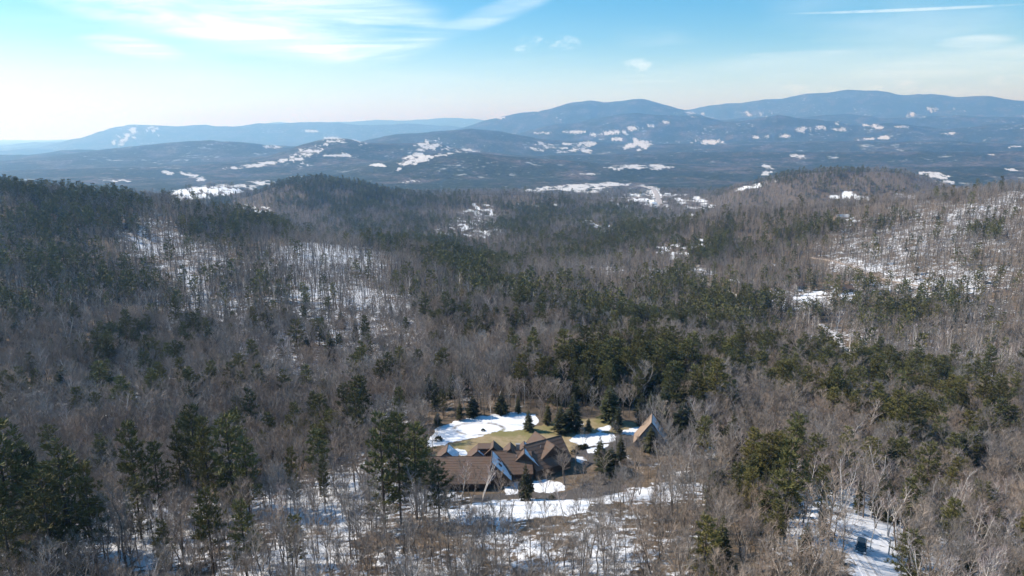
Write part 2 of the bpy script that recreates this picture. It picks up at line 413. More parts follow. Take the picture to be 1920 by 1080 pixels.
# clearings among far woods and open snow fields, as (u, v, half width, half height, tilt, strength)
FIELDS = [
    (237, 258, 16, 3.2, -58, 1.1), (246, 248, 14, 3.5, -60, 1.1), (223, 262, 9, 3, -60, .9), (254, 256, 8, 2.6, 40, .8), (275, 243, 7, 3, -60, .6), (286, 244, 8, 3.2, -70, .8), (294, 256, 5, 2, 50, .6), (640, 292, 30, 2, 0, .3), (590, 246, 12, 2, 0, .6), (935, 220, 10, 2, 0, .4), (1010, 208, 5, 3, -50, .8), (1300, 214, 30, 3, 4, .35), (1700, 215, 30, 5, 0, .25), (1420, 214, 30, 3, 0, .3), (1760, 205, 20, 4, 0, .25),
    (1135, 432, 26, 6, 6, 1), (1118, 428, 12, 7, 0, 1), (1095, 418, 14, 4, 0, .7), (1240, 417, 30, 5, 0, .7), (1290, 408, 16, 4, 0, .8),
    (1070, 352, 85, 4.5, -4, 1), (1130, 346, 30, 3, -4, 1), (1050, 358, 60, 2.5, 0, .8), (1110, 360, 20, 2, 0, .6), (1190, 376, 42, 3.5, 0, .8), (1225, 382, 22, 5, 8, .9), (1232, 366, 12, 8, 30, .9), (1220, 353, 18, 3, 20, .9), (1255, 366, 38, 2.2, 0, .9), (1195, 366, 16, 4, 0, .9), (1170, 388, 14, 3, 0, .8), (1275, 378, 18, 5, 0, .8), (1312, 374, 10, 7, 0, .8), (1320, 385, 18, 3, 0, .7),
    (1408, 351, 22, 4.5, -14, 1), (1445, 340, 10, 2, -10, .8), (1595, 370, 24, 8, 0, .75), (1695, 368, 20, 5, 6, .7), (1755, 329, 22, 5, 8, .95), (1775, 341, 16, 4, 4, .8), (1440, 318, 8, 10, 10, .6), (1895, 319, 10, 3, 0, .8),
    (800, 296, 45, 4, -14, 1), (792, 302, 48, 3, -18, .9), (765, 297, 12, 6, 30, .8), (785, 292, 20, 3, 0, .9), (710, 311, 10, 2.5, 0, .8), (500, 306, 60, 4, -8, .95), (540, 302, 30, 3, -10, .9), (575, 286, 40, 6, -18, .5), (510, 276, 18, 2.5, 0, .8), (565, 312, 8, 4, -30, .7),
    (320, 324, 14, 3, 6, .9), (362, 330, 18, 4, 22, .95), (225, 339, 20, 2, 0, .7), (490, 343, 26, 3.5, 0, .8), (400, 357, 66, 8, -4, 0.85), (385, 366, 50, 7, -8, .7), (470, 395, 36, 7, 6, .55),
    (645, 264, 34, 5, 8, .5), (806, 272, 20, 9, -8, .75), (850, 278, 34, 5, 6, .5),
    (1175, 244, 62, 3.2, -10, 1), (1145, 250, 30, 3, -6, .95), (1085, 248, 26, 2, 0, .9), (1020, 249, 22, 1.8, 0, .9), (1195, 272, 24, 8, -4, .95), (1165, 262, 20, 2, 0, .8), (1055, 280, 46, 5, 2, .55), (1082, 283, 26, 3, 0, .9), (1040, 271, 30, 4, 0, .5), (1100, 270, 14, 6, 0, .6),
    (1330, 266, 26, 4, 2, 1), (1317, 267, 14, 3, 0, 1), (1520, 239, 30, 2.4, 2, .95), (1560, 243, 36, 1.8, 0, .95), (1502, 244, 14, 2, 0, .9), (1660, 258, 20, 2.6, -3, .95), (1625, 261, 12, 2, 0, .8), (1425, 257, 14, 2, 0, .7), (1468, 254, 16, 2, 0, .7), (1495, 292, 16, 3.5, 8, .85), (1577, 233, 14, 2, 0, .7), (1640, 236, 20, 2, 0, .7), (1690, 238, 14, 2, 0, .6), (1780, 250, 10, 2, 0, .6), (1900, 276, 14, 2, 0, .6), (1862, 289, 8, 2, 0, .6), (1200, 314, 46, 4, 0, .75), (1185, 312, 18, 2.5, 0, .9), (1222, 313, 20, 2.5, 0, .9), (1100, 327, 26, 2, 0, .5), (770, 341, 22, 3, 0, .6), (1290, 390, 40, 3, 0, .4), (900, 405, 36, 16, 0, .28), (880, 430, 46, 14, 0, .25), (1000, 384, 40, 5, 0, .2),
    (1292, 462, 36, 6, 0, .9), (1245, 466, 16, 6, 0, .7), (1270, 478, 30, 6, 0, .45), (1594, 411, 12, 3.5, 0, .9), (1515, 558, 26, 9, -10, .85), (1502, 540, 12, 7, 0, .6), (1578, 552, 20, 9, 10, .7), (1452, 564, 30, 6, 0, .5), (1445, 496, 14, 4, 0, .6), (1372, 526, 12, 4, 0, .6),
]
# woods with snow showing on the forest floor
FLOOR = [
    (480, 600, 200, 70, 14, .5), (650, 620, 180, 90, 16, .55), (800, 700, 120, 60, 10, .45), (330, 470, 120, 50, 20, .5), (1750, 440, 220, 60, -6, .5), (1600, 640, 220, 40, 0, .42), (1820, 600, 160, 40, 0, .4), (1000, 700, 140, 30, 0, .42), (200, 770, 140, 40, 0, .5), (520, 780, 160, 30, 0, .5),
    (620, 490, 120, 34, 6, .75), (600, 540, 130, 40, 14, .6), (700, 560, 90, 40, 20, .65), (560, 700, 120, 60, 8, .6), (390, 740, 130, 34, 4, .7), (290, 460, 60, 34, 30, .6), (340, 530, 60, 26, 30, .7), (460, 660, 50, 16, 30, .6), (720, 700, 70, 60, 30, .5), (880, 620, 110, 16, 12, .6), (1040, 640, 60, 14, 15, .45), (680, 740, 60, 44, 0, .45), (60, 740, 80, 20, 0, .45), (750, 590, 30, 40, 60, .6),
    (1700, 470, 150, 34, -3, .55), (1760, 530, 190, 40, -2, .6), (1830, 400, 120, 22, -12, .6), (1900, 375, 60, 20, -20, .6), (1640, 505, 90, 22, 6, .55), (1500, 560, 80, 26, 0, .6), (1270, 512, 70, 13, 3, .8), (1560, 470, 60, 22, 0, .35), (1770, 690, 130, 30, -4, .65), (1880, 735, 60, 14, 0, .6), (1720, 660, 70, 20, 0, .3), (1100, 490, 60, 12, 10, .55), (1140, 500, 50, 7, 10, .6), (900, 420, 60, 26, 0, .35), (1680, 385, 40, 14, 0, .2),
    (280, 1000, 260, 70, 0, .85), (600, 960, 190, 60, 0, .85), (560, 1050, 160, 60, 0, .8), (780, 1060, 200, 40, 0, .55), (1000, 1040, 200, 50, 0, .6), (1160, 1030, 150, 60, 0, .6), (1240, 930, 130, 18, 0, .8), (1380, 940, 70, 16, 0, .7), (1500, 1010, 70, 60, 20, .7), (1640, 1000, 80, 60, 25, .8), (1640, 1070, 60, 60, 30, 1.0), (1590, 1000, 50, 24, 30, .9), (1780, 1050, 130, 40, 8, .7), (1860, 1010, 80, 50, 0, .45), (1240, 880, 90, 20, 0, .3), (740, 930, 130, 60, 0, .8), (1560, 930, 60, 30, 20, .7), (1660, 950, 70, 16, 0, .5), (20, 1070, 60, 30, 0, .6), (660, 860, 60, 20, 0, .5), (720, 780, 60, 20, 0, .4),
]
DRIVE = [[(1080, 846), (1104, 838), (1128, 834), (1152, 826), (1156, 814), (1176, 814), (1192, 812), (1196, 834), (1160, 842), (1140, 852), (1128, 868), (1096, 874), (1076, 868)],
         [(880, 946), (888, 930), (940, 925), (1000, 925), (1060, 922), (1090, 912), (1120, 898), (1160, 902), (1180, 914), (1150, 926), (1100, 936), (1040, 936), (960, 934), (920, 940)]]

def snow_field(u, v):
    s = np.zeros_like(u)
    u = u + 16 * fbm(u + 40, v * 5, 30, 3) + 5 * fbm(u + 7, v * 4, 8, 2)
    v = v + 3.2 * fbm(u * .6 + 500, v * 3, 16, 3)
    for p in FIELDS: s = np.maximum(s, ell(u, v, *p[:5]) * p[5] * 1.3)
    return np.clip(s * 0.85 + (s > 0) * 1.7 * fbm(u, v * 4, 9, 4), 0, 1)
def open_near(u, v):
    s = np.zeros_like(u)
    u = u + 6 * fbm(u + 11, v * 2.2, 26, 4); v = v + 3 * fbm(u + 77, v * 2.2, 22, 4)
    for p in SNOW_OPEN: s = np.maximum(s, inside(u, v, p, 4.0))
    return s
def floor_snow(u, v):
    s = np.zeros_like(u)
    u = u + 60 * fbm(u + 90, v * 2, 110, 4)
    v = v + 24 * fbm(u + 700, v * 2, 80, 4)
    for p in FLOOR: s = np.maximum(s, ell(u, v, *p[:5]) * p[5] * (0.88 if p[1] < 800 and p[0] > 900 else 1.04))
    return s
def poly_any(u, v, polys, soft=4.0):
    s = np.zeros_like(u)
    u = u + 6 * fbm(u + 31, v * 2.2, 24, 4); v = v + 4 * fbm(u + 97, v * 2.2, 24, 4)
    for p in polys: s = np.maximum(s, inside(u, v, p, soft))
    return s
# conifers: (u, v, half width, half height, tilt, share of conifers)
CONIF = [
    (90, 400, 150, 50, 4, .85), (60, 480, 130, 50, 10, .45), (130, 560, 200, 80, 10, .55), (140, 680, 170, 70, 8, .6), (230, 590, 90, 60, 30, .5), (430, 395, 120, 16, 20, .75), (400, 440, 80, 30, 20, .4), (520, 425, 50, 12, 20, .8), (560, 620, 90, 30, 20, .16), (480, 570, 130, 60, 20, .22), (330, 640, 80, 50, 10, .35), (340, 740, 90, 40, 0, .3),
    (730, 460, 70, 16, 14, .8), (830, 480, 100, 26, 18, .85), (900, 520, 90, 40, 20, .75), (960, 560, 90, 40, 22, .45), (1060, 590, 110, 40, 20, .4), (1210, 620, 150, 50, 18, .7), (1250, 560, 60, 44, 0, .45), (1380, 600, 110, 40, 15, .65), (1400, 660, 120, 40, 10, .7), (1180, 680, 140, 34, 5, .6), (960, 660, 110, 24, 12, .35), (840, 600, 110, 40, 20, .3),
    (1480, 700, 180, 50, 8, .65), (1580, 760, 170, 60, 10, .55), (1720, 820, 160, 60, 12, .5), (1350, 740, 140, 40, 0, .55), (1450, 830, 100, 60, 0, .5), (1600, 870, 120, 60, 10, .4), (1780, 900, 130, 60, 10, .35), (1880, 800, 80, 40, 0, .35), (1100, 740, 160, 28, 0, .7), (880, 760, 70, 24, 0, .6), (1260, 780, 60, 50, 0, .7), (1430, 950, 60, 60, 0, .35), (1700, 730, 110, 22, 6, .6), (1850, 740, 80, 16, 0, .5), (1660, 600, 60, 30, 10, .45), (1590, 570, 60, 26, 0, .6), (1760, 580, 110, 30, -6, .5), (1820, 560, 120, 24, -6, .5), (1560, 440, 110, 20, -6, .5), (1650, 425, 90, 12, -6, .4), (1720, 470, 200, 50, 0, .09), (1860, 520, 120, 40, 0, .14), (1450, 480, 70, 30, 0, .25), (1850, 450, 40, 16, 0, .6), (1540, 560, 40, 14, 0, .5), (1620, 540, 40, 20, 0, .6), (1480, 600, 60, 26, 0, .45),
    (1180, 450, 160, 30, 0, .55), (1100, 470, 120, 24, 0, .5), (1330, 470, 60, 26, -40, .6), (1000, 430, 120, 24, 0, .4), (1050, 395, 150, 16, 2, .6), (640, 372, 130, 30, 6, .92), (600, 345, 90, 16, 0, .95), (720, 420, 120, 24, 0, .35), (820, 380, 70, 16, 0, .35), (1550, 335, 140, 14, 0, .5), (1500, 365, 140, 14, 0, .35), (1650, 360, 60, 10, 0, .6), (480, 420, 60, 16, 0, .5), (560, 450, 60, 14, 0, .2),
    (960, 1010, 300, 60, 0, .03),
]
def conif(u, v):
    s = np.full(u.shape, 0.06)
    s[(v > 890) & (u > 560) & (u < 1330)] = 0.02
    s[(v > 780) & (u < 560)] = 0.025
    for p in CONIF: s = np.maximum(s, ell(u, v, *p[:5]) * p[5] * (0.92 if 560 < p[1] < 720 and p[0] > 1050 else 1.05))
    return s
# places with sparse or no trees (px polygons)
CLEAR = SNOW_OPEN[:12] + GRASS[:1] + DRIVE + [[(800, 850), (1070, 812), (1100, 845), (1075, 885), (1000, 930), (880, 945), (850, 905), (800, 905)], [(1556, 978), (1590, 974), (1650, 1005), (1672, 1060), (1672, 1250), (1590, 1250), (1592, 1040)]]
ROADS = {
    'snowy_road': ([(1540, 608), (1556, 622), (1572, 640), (1585, 662), (1602, 686)], 5.5),
    'gravel_road': ([(1309, 497), (1308, 508), (1316, 522), (1335, 536), (1372, 549), (1384, 556)], 5.0),
    'logging_track': ([(1518, 483), (1552, 488), (1590, 498), (1618, 510), (1660, 524), (1702, 533), (1740, 536)], 3.5),
    'field_lane': ([(1500, 575), (1532, 562), (1556, 556)], 3.0),
    'house_lane': ([(1480, 920), (1508, 946), (1540, 968), (1570, 990), (1592, 1012), (1612, 1040), (1640, 1085), (1660, 1120), (1690, 1180)], 6.0),
    'highway': ([(1128, 373), (1160, 371), (1200, 370), (1236, 369), (1262, 369)], 26.0),
    'side_road': ([(1204, 349), (1222, 353), (1230, 362), (1233, 370), (1238, 380), (1244, 389)], 22.0),
}
ROADW = {k: ([on_ground(*p) for p in pts], w) for k, (pts, w) in ROADS.items()}
def road_dist(x, y):
    d = np.full(x.shape, 1e9)
    for pts, w in ROADW.values():
        for a, b in zip(pts[:-1], pts[1:]):
            ex, ey = b[0] - a[0], b[1] - a[1]; L = ex * ex + ey * ey + 1e-9
            t = np.clip(((x - a[0]) * ex + (y - a[1]) * ey) / L, 0, 1)
            d = np.minimum(d, np.hypot(x - a[0] - t * ex, y - a[1] - t * ey) - w / 2)
    return d

# ------------------------------------------------------------------ ground mesh
def ground_mesh():
    me = bpy.data.meshes.new('ground')
    nv = NR * NA
    co = np.stack([TX, TY, TZ], -1).reshape(-1, 3).astype(np.float32)
    i, j = np.meshgrid(np.arange(NR - 1), np.arange(NA - 1), indexing='ij')
    a = (i * NA + j).ravel()
    quads = np.stack([a, a + 1, a + NA + 1, a + NA], -1)[:, ::-1].astype(np.int32)
    # centre disc
    me.vertices.add(nv); me.vertices.foreach_set('co', co.ravel())
    fan = np.arange(NA - 1, dtype=np.int32)
    nq = len(quads)
    cap = np.arange(NA - 1, dtype=np.int32)       # one polygon closes the middle
    loops = np.concatenate([quads.ravel(), cap])
    me.loops.add(len(loops)); me.loops.foreach_set('vertex_index', loops)
    starts = np.concatenate([np.arange(nq) * 4, [nq * 4]]).astype(np.int32)
    me.polygons.add(nq + 1); me.polygons.foreach_set('loop_start', starts)
    me.update(calc_edges=True); me.validate()
    me.polygons.foreach_set('use_smooth', np.ones(len(me.polygons), bool))
    x, y, z = TX.ravel(), TY.ravel(), TZ.ravel()
    u, v, dep = project(x, y, z)
    ok = (y > 0) & (u > -200) & (u < 2120) & (v > 100) & (v < 1300)
    def at(name, fn, default=0.0):
        val = np.full(nv, default, np.float32); val[ok] = fn(u[ok], v[ok])
        me.attributes.new(name, 'FLOAT', 'POINT').data.foreach_set('value', val)
        return val
    near = np.zeros(nv, bool); rr = np.hypot(x, y)
    near[ok] = rr[ok] < 330
    def near_only(fn):
        def g(uu, vv):
            o = np.zeros(uu.shape); n = near[ok]; o[n] = fn(uu[n], vv[n]); return o
        return g
    far = lambda uu, vv: snow_field(uu, vv)
    at('snow_open', lambda a_, b_: np.maximum(near_only(open_near)(a_, b_), far(a_, b_)))
    at('snow_floor', floor_snow, 0.35)
    at('grass', near_only(lambda a_, b_: poly_any(a_, b_, GRASS, 6)))
    at('drive', near_only(lambda a_, b_: poly_any(a_, b_, DRIVE, 3)))
    at('conifer', conif, 0.3)
    at('ring', near_only(lambda a_, b_: np.exp(-((np.hypot((a_ - 898) / 46, (b_ - 804) / 11.5) - 1) / 0.09) ** 2)))
    me.attributes.new('dist', 'FLOAT', 'POINT').data.foreach_set('value', rr.astype(np.float32))
    o = bpy.data.objects.new('ground', me); COL.objects.link(o)
    return tag(o, kind='structure')
GROUND = ground_mesh()
def ground_mat():
    m = bpy.data.materials.new('ground'); m.use_nodes = True
    N = NT(m.node_tree); b = N.n['Principled BSDF']
    P = N.node('ShaderNodeTexCoord').outputs['Object']
    n1 = N.noise(P, 0.5, 6, 0.62); n2 = N.noise(P, 0.07, 5, 0.6); n3 = N.noise(P, 1.7, 4, 0.6)
    far = N.smooth(N.attr('dist'), 2500, 3600)
    litter = N.mix(N.smooth(n1, 0.35, 0.68), (0.115, 0.082, 0.055), (0.20, 0.15, 0.105))
    litter = N.mix(N.smooth(n2, 0.4, 0.7), litter, (0.095, 0.08, 0.06))
    grass = N.mix(N.smooth(n1, 0.3, 0.7), (0.255, 0.195, 0.105), (0.35, 0.27, 0.165))
    grass = N.mix(N.smooth(n2, 0.45, 0.62), grass, (0.20, 0.18, 0.075))
    c = N.mix(N.smooth(N.math('ADD', N.attr('grass'), N.math('MULTIPLY', N.math('SUBTRACT', n1, .5), .5)), 0.4, 0.6), litter, grass)
    asph = N.mix(n1, (0.06, 0.056, 0.054), (0.12, 0.105, 0.095))
    c = N.mix(N.smooth(N.math('ADD', N.attr('drive'), N.math('MULTIPLY', N.math('SUBTRACT', n1, .5), .3)), 0.4, 0.6), c, asph)
    # far woods seen from above
    f1 = N.noise(P, 0.035, 5, 0.65); f2 = N.noise(P, 0.0035, 5, 0.6); f3 = N.noise(P, 0.011, 4, 0.6)
    dec = N.mix(N.smooth(f1, 0.3, 0.7), (0.04, 0.035, 0.034), (0.17, 0.14, 0.13))
    con = N.mix(N.smooth(f1, 0.3, 0.7), (0.008, 0.014, 0.012), (0.05, 0.06, 0.042))
    mixw = N.math('ADD', N.math('MULTIPLY', N.attr('conifer'), 0.5), N.math('ADD', N.math('MULTIPLY', f2, 1.1), N.math('MULTIPLY', f3, 0.5)))
    wood = N.mix(N.smooth(mixw, 0.60, 0.88), dec, con)
    specks = N.math('MULTIPLY', N.smooth(f3, 0.57, 0.68), N.smooth(N.noise(P, 0.0016, 3, 0.5), 0.50, 0.62))
    wood = N.mix(N.math('MULTIPLY', specks, 0.6), wood, (0.6, 0.62, 0.65))
    c = N.mix(far, c, wood)
    # snow
    sf = N.math('ADD', N.math('ADD', N.math('MULTIPLY', N.attr('snow_floor'), 1.05), N.math('MULTIPLY', N.math('SUBTRACT', n2, 0.5), 1.5)), N.math('MULTIPLY', N.math('SUBTRACT', n1, 0.5), 2.2))
    sf = N.math('MULTIPLY', N.smooth(sf, 0.42, 0.68), N.math('SUBTRACT', 1.0, far))
    sf = N.math('MULTIPLY', sf, N.math('SUBTRACT', 1.0, N.math('MAXIMUM', N.attr('grass'), N.attr('drive'))))
    rag = N.mix(far, N.comb(n1, n1, n1), N.comb(f1, f1, f1))
    rg = N.node('ShaderNodeSeparateXYZ'); N.link(rag, rg.inputs[0])
    so_ = N.smooth(N.math('ADD', N.attr('snow_open'), N.math('MULTIPLY', N.math('SUBTRACT', rg.outputs[0], 0.5), N.math('ADD', 1.0, N.math('MULTIPLY', far, 1.8)))), 0.42, 0.62)
    so_ = N.math('MULTIPLY', so_, N.math('SUBTRACT', 1.0, N.math('MULTIPLY', N.attr('ring'), N.smooth(n1, 0.3, 0.55))))
    sf = N.math('MULTIPLY', sf, N.math('ADD', 0.62, N.math('MULTIPLY', n3, 0.5)))
    snow = N.math('MAXIMUM', sf, so_)
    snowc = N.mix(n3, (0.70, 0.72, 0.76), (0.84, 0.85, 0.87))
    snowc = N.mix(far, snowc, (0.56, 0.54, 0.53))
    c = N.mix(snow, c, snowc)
    N.link(c, b.inputs['Base Color'])
    b.inputs['Roughness'].default_value = 0.9; b.inputs['Specular IOR Level'].default_value = 0.15
    bn = N.node('ShaderNodeBump'); bn.inputs['Strength'].default_value = 0.5; bn.inputs['Distance'].default_value = 0.25
    N.link(N.math('ADD', n1, N.math('MULTIPLY', n3, .4)), bn.inputs['Height'])
    b2 = N.node('ShaderNodeBump'); b2.inputs['Distance'].default_value = 12.0
    N.link(N.math('MULTIPLY', far, 0.9), b2.inputs['Strength']); N.link(f1, b2.inputs['Height']); N.link(bn.outputs[0], b2.inputs['Normal'])
    N.link(b2.outputs[0], b.inputs['Normal'])
    return m
GROUND.data.materials.append(ground_mat())

# ------------------------------------------------------------------ haze
def haze():
    b = MB(); L = 62600
    b.box(-L, L, -L, L, float(TZ.min()) - 1.0, max(float(TZ.max()), CZ) + 60)
    m = bpy.data.materials.new('haze'); m.use_nodes = True
    N = NT(m.node_tree); N.n.clear()
    pv = N.node('ShaderNodeVolumePrincipled')
    pv.inputs['Color'].default_value = (0.28, 0.59, 1.0, 1)
    pv.inputs['Absorption Color'].default_value = (1, 1, 1, 1)
    pv.inputs['Density'].default_value = 7.5e-5
    pv.inputs['Anisotropy'].default_value = 0.4
    o = N.node('ShaderNodeOutputMaterial'); N.link(pv.outputs[0], o.inputs['Volume'])
    ob = b.obj('haze', m); ob['kind'] = 'stuff'
haze()
print('terrain', NR * NA, TZ.min(), TZ.max(), time.time() - T0)
# ------------------------------------------------------------------ materials
M = {}
M['bark'] = mat('grey_bark', (0.125, 0.105, 0.088), 0.9, 0.3, 3.0, 0.3)
M['twig'] = mat('twigs', (0.262, 0.218, 0.182), 0.9, 0.0, 3.0, 0.28)
M['limb'] = mat('limbs', (0.34, 0.295, 0.255), 0.9, 0.2, 3.0, 0.28)
M['birch'] = mat('birch_bark', (0.62, 0.57, 0.52), 0.8, 0.25, 1.6, 0.12)
M['birch_twig'] = mat('birch_twigs', (0.34, 0.27, 0.25), 0.9, 0.0, 3.0, 0.2)
M['conbark'] = mat('conifer_bark', (0.075, 0.058, 0.046), 0.9, 0.3, 3.0, 0.2)
M['pine'] = mat('pine_needles', (0.115, 0.108, 0.032), 0.75, 0.55, 0.9, 0.3)
M['spruce'] = mat('spruce_needles', (0.048, 0.05, 0.018), 0.75, 0.5, 0.9, 0.35)
M['brush'] = mat('brush', (0.19, 0.15, 0.122), 0.9, 0.2, 1.0, 0.35)
M['oakleaf'] = mat('dead_leaves', (0.22, 0.11, 0.055), 0.9, 0.3, 1.0, 0.3)

def regional(m, amt):
    N = NT(m.node_tree); b = N.n['Principled BSDF']; src = b.inputs['Base Color'].links[0].from_socket
    loc = N.node('ShaderNodeObjectInfo').outputs['Location']
    k1 = N.noise(loc, 0.012, 3, 0.6); k2 = N.noise(loc, 0.03, 2, 0.5)
    f = N.math('ADD', N.math('MULTIPLY', N.math('SUBTRACT', k1, .5), amt * 3), 1.0)
    g = N.math('ADD', N.math('MULTIPLY', N.math('SUBTRACT', k2, .5), amt * 1.2), 1.0)
    c = N.mix(1.0, src, N.comb(N.math('MULTIPLY', f, g), f, N.math('DIVIDE', f, g)), 'MULTIPLY')
    N.link(c, b.inputs['Base Color'])
for k_, a_ in (('twig', .35), ('limb', .25), ('brush', .3), ('spruce', .25), ('pine', .25)): regional(M[k_], a_)
# ------------------------------------------------------------------ trees
def V(*a): return Vector(a)
def bare_tree(seed, H, det=1.0, lean=0.05, multi=False, thick=1.0, spread=0.5):
    """trunk and crown of a leafless tree; mats 0 bark, 1 limbs, 2 twigs"""
    q = random.Random(seed); T, K = MB(), MB()
    stems = q.randint(2, 4) if multi else 1
    for s in range(stems):
        a0 = q.uniform(0, 6.28) + s * 2.1
        ln = lean + (0.16 if multi else 0)
        h = H * (q.uniform(0.8, 1.0) if s else 1.0)
        n = 6 if det > .5 else 4
        pts, off = [], V(math.cos(a0), math.sin(a0), 0) * ln * h
        for i in range(n + 1):
            t = i / n
            w = V(q.uniform(-1, 1), q.uniform(-1, 1), 0) * h * 0.014 * (t > 0)
            pts.append(V(0, 0, -0.6 * (i == 0)) + off * t ** 1.3 + V(0, 0, h * 0.93 * t) + w)
        r0 = (0.0085 * H + 0.03) * thick
        rads = [r0 * (1 - 0.9 * (i / n)) + 0.012 for i in range(n + 1)]
        T.tube(pts, rads, 6 if det > .5 else 3, 0)
        def on(t):
            f = t * n; i = min(int(f), n - 1)
            return pts[i].lerp(pts[i + 1], f - i), rads[i] * (1 - f + i) + rads[i + 1] * (f - i)
        nl = int((13 if not multi else 8) * (0.5 + 0.5 * det))
        t0 = q.uniform(0.3, 0.45)
        ga = q.uniform(0, 6.28)
        for i in range(nl):
            t = t0 + (0.97 - t0) * (i + q.random()) / nl
            p, r = on(t); ga += 2.4 + q.uniform(-.5, .5)
            L = h * spread * (1.05 - t) * q.uniform(0.65, 1.15) + 0.06 * h
            up = q.uniform(0.75, 1.5)
            d = V(math.cos(ga), math.sin(ga), up).normalized()
            p1 = p + d * L * 0.5
            d2 = (d + V(0, 0, q.uniform(0.2, 0.7)) + V(q.uniform(-.3, .3), q.uniform(-.3, .3), 0)).normalized()
            p2 = p1 + d2 * L * 0.5
            lr = min(r * 0.6, 0.01 * L + 0.015 + 0.02 * thick)
            K.tube([p, p1, p2], [lr, lr * 0.65, 0.012], 4 if det > .5 else 3, 1, False)
            ns = int(q.randint(4, 6) * det + 0.5) if det > .3 else 2
            for k in range(ns):
                u = 0.25 + 0.75 * (k + q.random()) / ns
                b = p.lerp(p1, u * 2) if u < .5 else p1.lerp(p2, u * 2 - 1)
                e = (d2 + V(q.uniform(-1, 1), q.uniform(-1, 1), q.uniform(-.2, .8)) * 0.85).normalized()
                l = L * q.uniform(0.28, 0.5)
                be = b + e * l
                if det > .5: K.tube([b, be], [0.022 + 0.002 * l, 0.009], 3, 1, False)
                nt = int(q.randint(6, 9) * max(det, .5))
                for j in range(nt):
                    c = b.lerp(be, 0.15 + 0.85 * (j + q.random()) / nt)
                    g = (e * 0.8 + V(q.uniform(-1, 1), q.uniform(-1, 1), q.uniform(-.25, 1)) * 0.9).normalized()
                    tl = q.uniform(0.7, 1.5) * (0.6 + H / 28) * (1.0 if det > .5 else 1.5)
                    w_ = g.cross(V(q.uniform(-1, 1), q.uniform(-1, 1), q.uniform(-1, 1))).normalized() * (0.022 if det > .5 else 0.05)
                    K.tri(c - w_, c + w_, c + g * tl, 2)
                    if det > .8:
                        g2 = (g + V(q.uniform(-1, 1), q.uniform(-1, 1), q.uniform(-.2, .8)) * .7).normalized()
                        c2 = c + g * tl * .35; K.tri(c2 - w_ * .7, c2 + w_ * .7, c2 + g2 * tl * .6, 2)
    return T, K
def spray(K, q, c, d, L, w, m, droop=0.0, n=3):
    """a frond of n slim blades leaving c along d"""
    for _ in range(n):
        g = (d + V(q.uniform(-1, 1), q.uniform(-1, 1), q.uniform(-.6, .6) - droop) * 0.55).normalized()
        s = g.cross(V(q.uniform(-.4, .4), q.uniform(-.4, .4), 1)).normalized() * w * q.uniform(.6, 1.2)
        a = c + g * L * q.uniform(.35, .5)
        e = c + g * L * q.uniform(.8, 1.15)
        lift = V(0, 0, q.uniform(-.12, .12) * L)
        K.add((c, a - s + lift, e, a + s - lift), ((0, 1, 2), (0, 2, 3)), m)
def spruce(seed, H, det=1.0, wide=0.2, bare=0.06):
    q = random.Random(seed); T, K = MB(), MB(); pw = q.uniform(.6, 1.05); rag = q.uniform(.1, .4); gap = q.uniform(.05, .2)
    T.tube([(0, 0, -0.6), (q.uniform(-.1, .1), 0, H * .5), (0, 0, H)], [0.012 * H + .05, 0.008 * H + .02, 0.015], 5 if det > .5 else 3, 0)
    nw = int((H * 1.5 + 8) * (1 if det > .5 else 0.5)); a = q.uniform(0, 6)
    asym = q.uniform(0, 6.28)
    for i in range(nw):
        t = bare + (1 - bare) * (i / nw) ** 0.95
        z = H * t
        Rr = H * wide * (1 - t) ** pw * q.uniform(1 - rag, 1.12) + 0.12
        if t < bare + .1: Rr *= 0.75
        nb = (8 if t < .75 else 5) if det > .5 else 5
        for b in range(nb):
            a += 2.4
            L = Rr * q.uniform(0.72, 1.15) * (1 + 0.12 * math.cos(a - asym))
            if q.random() < gap: continue
            up = q.uniform(-.35, 0.1) + 0.6 * t
            d = V(math.cos(a), math.sin(a), up).normalized()
            p = V(0, 0, z)
            ks = max(1, int((2 + L * 1.5) * det)) if det > .5 else 1
            for k in range(ks):
                c = p + d * L * (0.15 + 0.75 * k / max(ks, 1)) + V(0, 0, -0.06 * L * (k / ks) ** 2)
                l = L * (0.5 if ks > 1 else 1.0) + .15
                spray(K, q, c, d, l, l * (0.2 if det > .5 else 0.26), 1, 0.25, 3 if det > .5 else 2)
    return T, K
